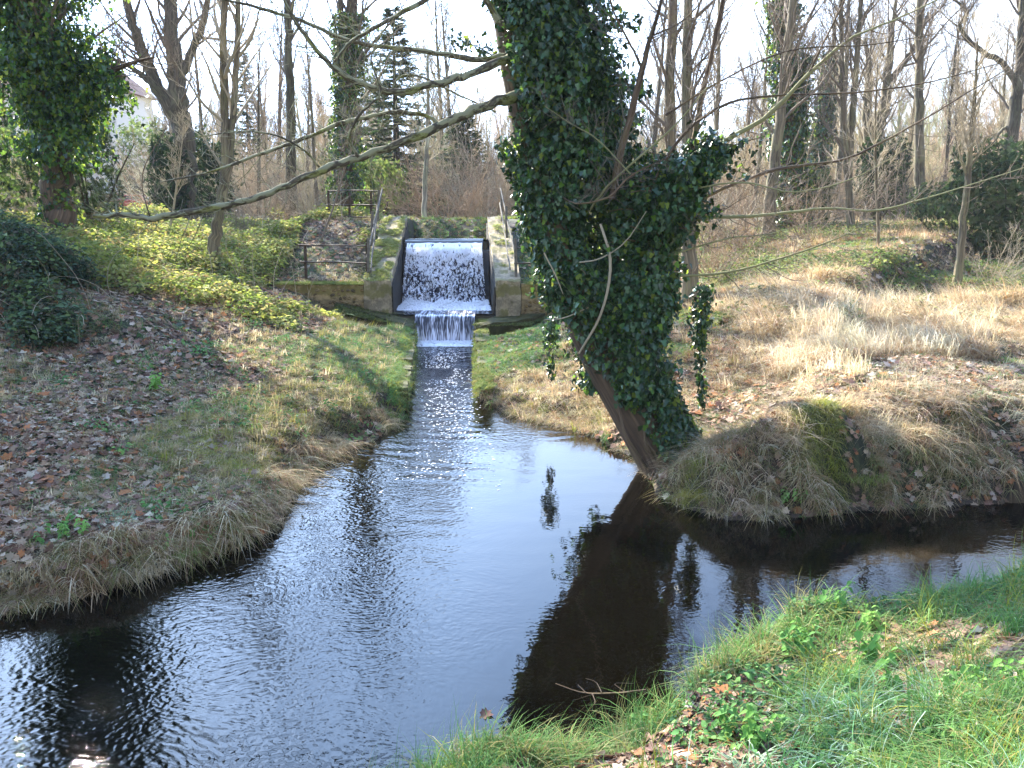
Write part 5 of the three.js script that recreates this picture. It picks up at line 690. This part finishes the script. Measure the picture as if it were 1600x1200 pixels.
  a.tube(smoothLine([P(1010, 1078, 0.28), P(960, 1083, 0.16), P(910, 1082, 0.1), P(868, 1068, 0.08)], 10), lineR([0.006, 0.0045, 0.0025], 10), 6); for (const l of [[[940, 1082], [930, 1065], [915, 1060]], [[930, 1084], [910, 1090], [898, 1094]], [[915, 1082], [905, 1072], [903, 1070]], [[975, 1080], [960, 1068], [990, 1068]], [[925, 1083], [930, 1098], [925, 1104]]]) a.tube(smoothLine(l.map(([x, y]) => P(x, y, 0.14)), 5), lineR([0.004, 0.002], 5), 4); part(tg, 'stem', a.geo(), M.barkBrown);
  const fl = new THREE.Mesh(litterGeo[1], lm[2]); fl.applyMatrix4(facing(P(752, 1113, 0.012), V(0.1, 1, 0.1), V(1, 0, 0.4), 0.09)); put(fl, 'floating_leaf', 'dark curled leaf floating on the open water near the bottom', 'leaf');
}

// ---------------------------------------------------------------- house, wall and car in the distance
{
  const render = std(C(0.78, 0.77, 0.74), 0.9, { map: concreteMap }), roofM = std(C(0.22, 0.12, 0.09), 0.9), dark = std(C(0.05, 0.055, 0.06), 0.3), pipe = std(C(0.30, 0.31, 0.33), 0.6);
  const bx = (t, name, w, h, d, x, y, z, m) => { const o = part(t, name, new THREE.BoxGeometry(w, h, d), m); o.position.set(x, y, z); return o; };
  const e = at(193, 300, -78), gy = ground(e.x, -78), t = thing('white_house', 'tall white rendered house wall behind the left ivy tree', 'house', [e.x, gy, -78]);
  render.map = null; bx(t, 'wall', 11, 10.2, 8, -5.5, 5.1, -4, render); { const g = new THREE.BufferGeometry(), v = [[-11.5, 10.1, 0.5], [0.5, 10.1, 0.5], [0.5, 10.1, -8.5], [-11.5, 10.1, -8.5], [-9, 13, -4], [-2, 13, -4]]; const f = [[0, 1, 5], [0, 5, 4], [1, 2, 5], [2, 3, 4], [2, 4, 5], [3, 0, 4], [0, 2, 1], [0, 3, 2]]; g.setAttribute('position', new THREE.BufferAttribute(new Float32Array(f.flat().flatMap((k) => v[k])), 3)); g.computeVertexNormals(); part(t, 'roof', g, roofM); }
  bx(t, 'drainpipe', 0.12, 9.8, 0.12, -0.75, 4.9, 0.07, pipe); bx(t, 'gutter', 11.6, 0.16, 0.16, -5.5, 10.0, 0.45, pipe); for (const [x, y] of [[-4, 2.2], [-4, 5.6], [-7.5, 2.2], [-7.5, 5.6]]) { const w = bx(t, 'window', 1.2, 1.6, 0.08, x, y, 0.02, render); bx(w, 'pane', 1.0, 1.4, 0.06, 0, 0, 0.03, dark); } bx(t, 'plinth', 11.04, 0.6, 8.04, -5.5, 0.3, -4, std(C(0.4, 0.36, 0.32), 0.95));
  const a = at(545, 300, -75), w = thing('white_house', 'distant pale house glimpsed behind the far left fence', 'house', [a.x, ground(a.x, -75), -75]); bx(w, 'wall', 6, 2.6, 5, 0, 1.3, -2.5, render); bx(w, 'wall', 1.4, 8, 3, -2.2, 4, -4, render); { const g = new THREE.CylinderGeometry(0.1, 3.9, 1.8, 4, 1); g.rotateY(Math.PI / 4); g.scale(1.25, 1, 1); const o = part(w, 'roof', g, roofM); o.position.set(0, 3.5, -2.5); } const wn = bx(w, 'window', 1.1, 1.1, 0.08, 1.2, 1.5, 0.02, render); bx(wn, 'pane', 0.9, 0.9, 0.06, 0, 0, 0.03, dark);
  const b = at(1590, 260, -80), h = thing('brick_house', 'distant house with red roof showing at the right edge', 'house', [b.x, ground(b.x, -80), -80]); bx(h, 'wall', 8, 4.2, 6, 0, 2.1, -3, std(C(0.5, 0.38, 0.3), 0.9)); { const g = new THREE.CylinderGeometry(0.1, 5.2, 2.4, 4, 1); g.rotateY(Math.PI / 4); g.scale(1.25, 1, 1); const o = part(h, 'roof', g, std(C(0.42, 0.12, 0.07), 0.9)); o.position.set(0, 5.4, -3); } const hw = bx(h, 'window', 1.1, 1.2, 0.08, -1.8, 2.2, 0.02, render); bx(hw, 'pane', 0.9, 1.0, 0.06, 0, 0, 0.03, dark);
  // low stone wall before the house
  const lw = thing('garden_wall', 'low stone garden wall in front of the white house', 'wall'), rr = rng(15), c0 = at(140, 315, -74), c1 = at(188, 315, -74); for (let k = 0, x = c0.x; x < c1.x; k++) { const L = 0.5 + rr() * 0.4; for (let j = 0; j < 3; j++) { const o = part(lw, 'stone', new THREE.BoxGeometry(L - 0.03, 0.42, 0.5), M.stones[Math.floor(rr() * 5)]); o.position.set(x + L / 2 + j * 0.1, ground(x, -74) + 0.2 + j * 0.44, -74 + (rr() - 0.5) * 0.06); } x += L; }
  // lane in front of the house
  { const g = new THREE.PlaneGeometry(60, 5, 60, 1), p = g.attributes.position; g.rotateX(-Math.PI / 2); for (let i = 0; i < p.count; i++) { const x = p.getX(i) - 40, z = p.getZ(i) - 66; p.setXYZ(i, x, ground(x, z) + 0.03, z); } g.computeVertexNormals(); const o = new THREE.Mesh(g, std(C(0.42, 0.40, 0.36), 0.95)); put(o, 'lane', null, null, null, 'structure'); }
  // red hatchback
  const cz = -66, c = at(205, 326, cz), car = thing('parked_car', 'red hatchback parked on the lane before the white house', 'car', [c.x, ground(c.x, cz) + 0.04, cz]); const red = new THREE.MeshPhysicalMaterial({ color: C(0.42, 0.02, 0.03), roughness: 0.3, clearcoat: 1, clearcoatRoughness: 0.05 }), glass = std(C(0.10, 0.12, 0.14), 0.06), tyre = std(C(0.02, 0.02, 0.02), 0.85), rim = std(C(0.5, 0.5, 0.52), 0.35, { metalness: 0.8 });
  const prof = (pts, w, bev) => { const s = new THREE.Shape(pts.map(([x, y]) => new THREE.Vector2(x, y))), g = new THREE.ExtrudeGeometry(s, { depth: w, bevelEnabled: true, bevelSize: bev, bevelThickness: bev, bevelSegments: 3 }); g.translate(0, 0, -w / 2); return g; };
  const K = 0.78; car.scale.setScalar(K * 1.02);
  part(car, 'body', prof([[-1.85, 0.30], [-1.9, 0.62], [-1.75, 0.78], [-0.85, 0.92], [1.65, 0.95], [1.85, 0.85], [1.88, 0.35], [1.6, 0.24], [-1.6, 0.24]], 1.48, 0.08), red); part(car, 'cabin', prof([[-0.85, 0.94], [-0.15, 1.38], [1.05, 1.40], [1.62, 0.96]], 1.2, 0.09), red);
  for (const s of [1, -1]) { const w = part(car, 'side_window', prof([[-0.62, 0.99], [-0.08, 1.32], [0.38, 1.33], [0.38, 0.99]], 0.01, 0.005), glass); w.position.z = s * 0.695; const w2 = part(car, 'side_window', prof([[0.46, 0.99], [0.46, 1.33], [0.98, 1.33], [1.38, 0.99]], 0.01, 0.005), glass); w2.position.z = s * 0.695; for (const x of [-1.2, 1.2]) { const g = new THREE.TorusGeometry(0.22, 0.085, 10, 24), q = part(car, 'wheel', g, tyre); q.position.set(x, 0.30, s * 0.76); const rm = part(q, 'rim', new THREE.CylinderGeometry(0.18, 0.18, 0.1, 16), rim); rm.rotation.x = Math.PI / 2; } }
  const ws = part(car, 'windscreen', new THREE.BoxGeometry(0.72, 0.02, 1.18), glass); ws.position.set(-0.52, 1.185, 0); ws.rotation.z = 0.56; for (const s of [1, -1]) { const hl = part(car, 'headlight', new THREE.SphereGeometry(0.11, 12, 8), rim); hl.scale.set(0.5, 0.7, 1.2); hl.position.set(-1.93, 0.66, s * 0.58); }
}
renderer.render(scene, camera);
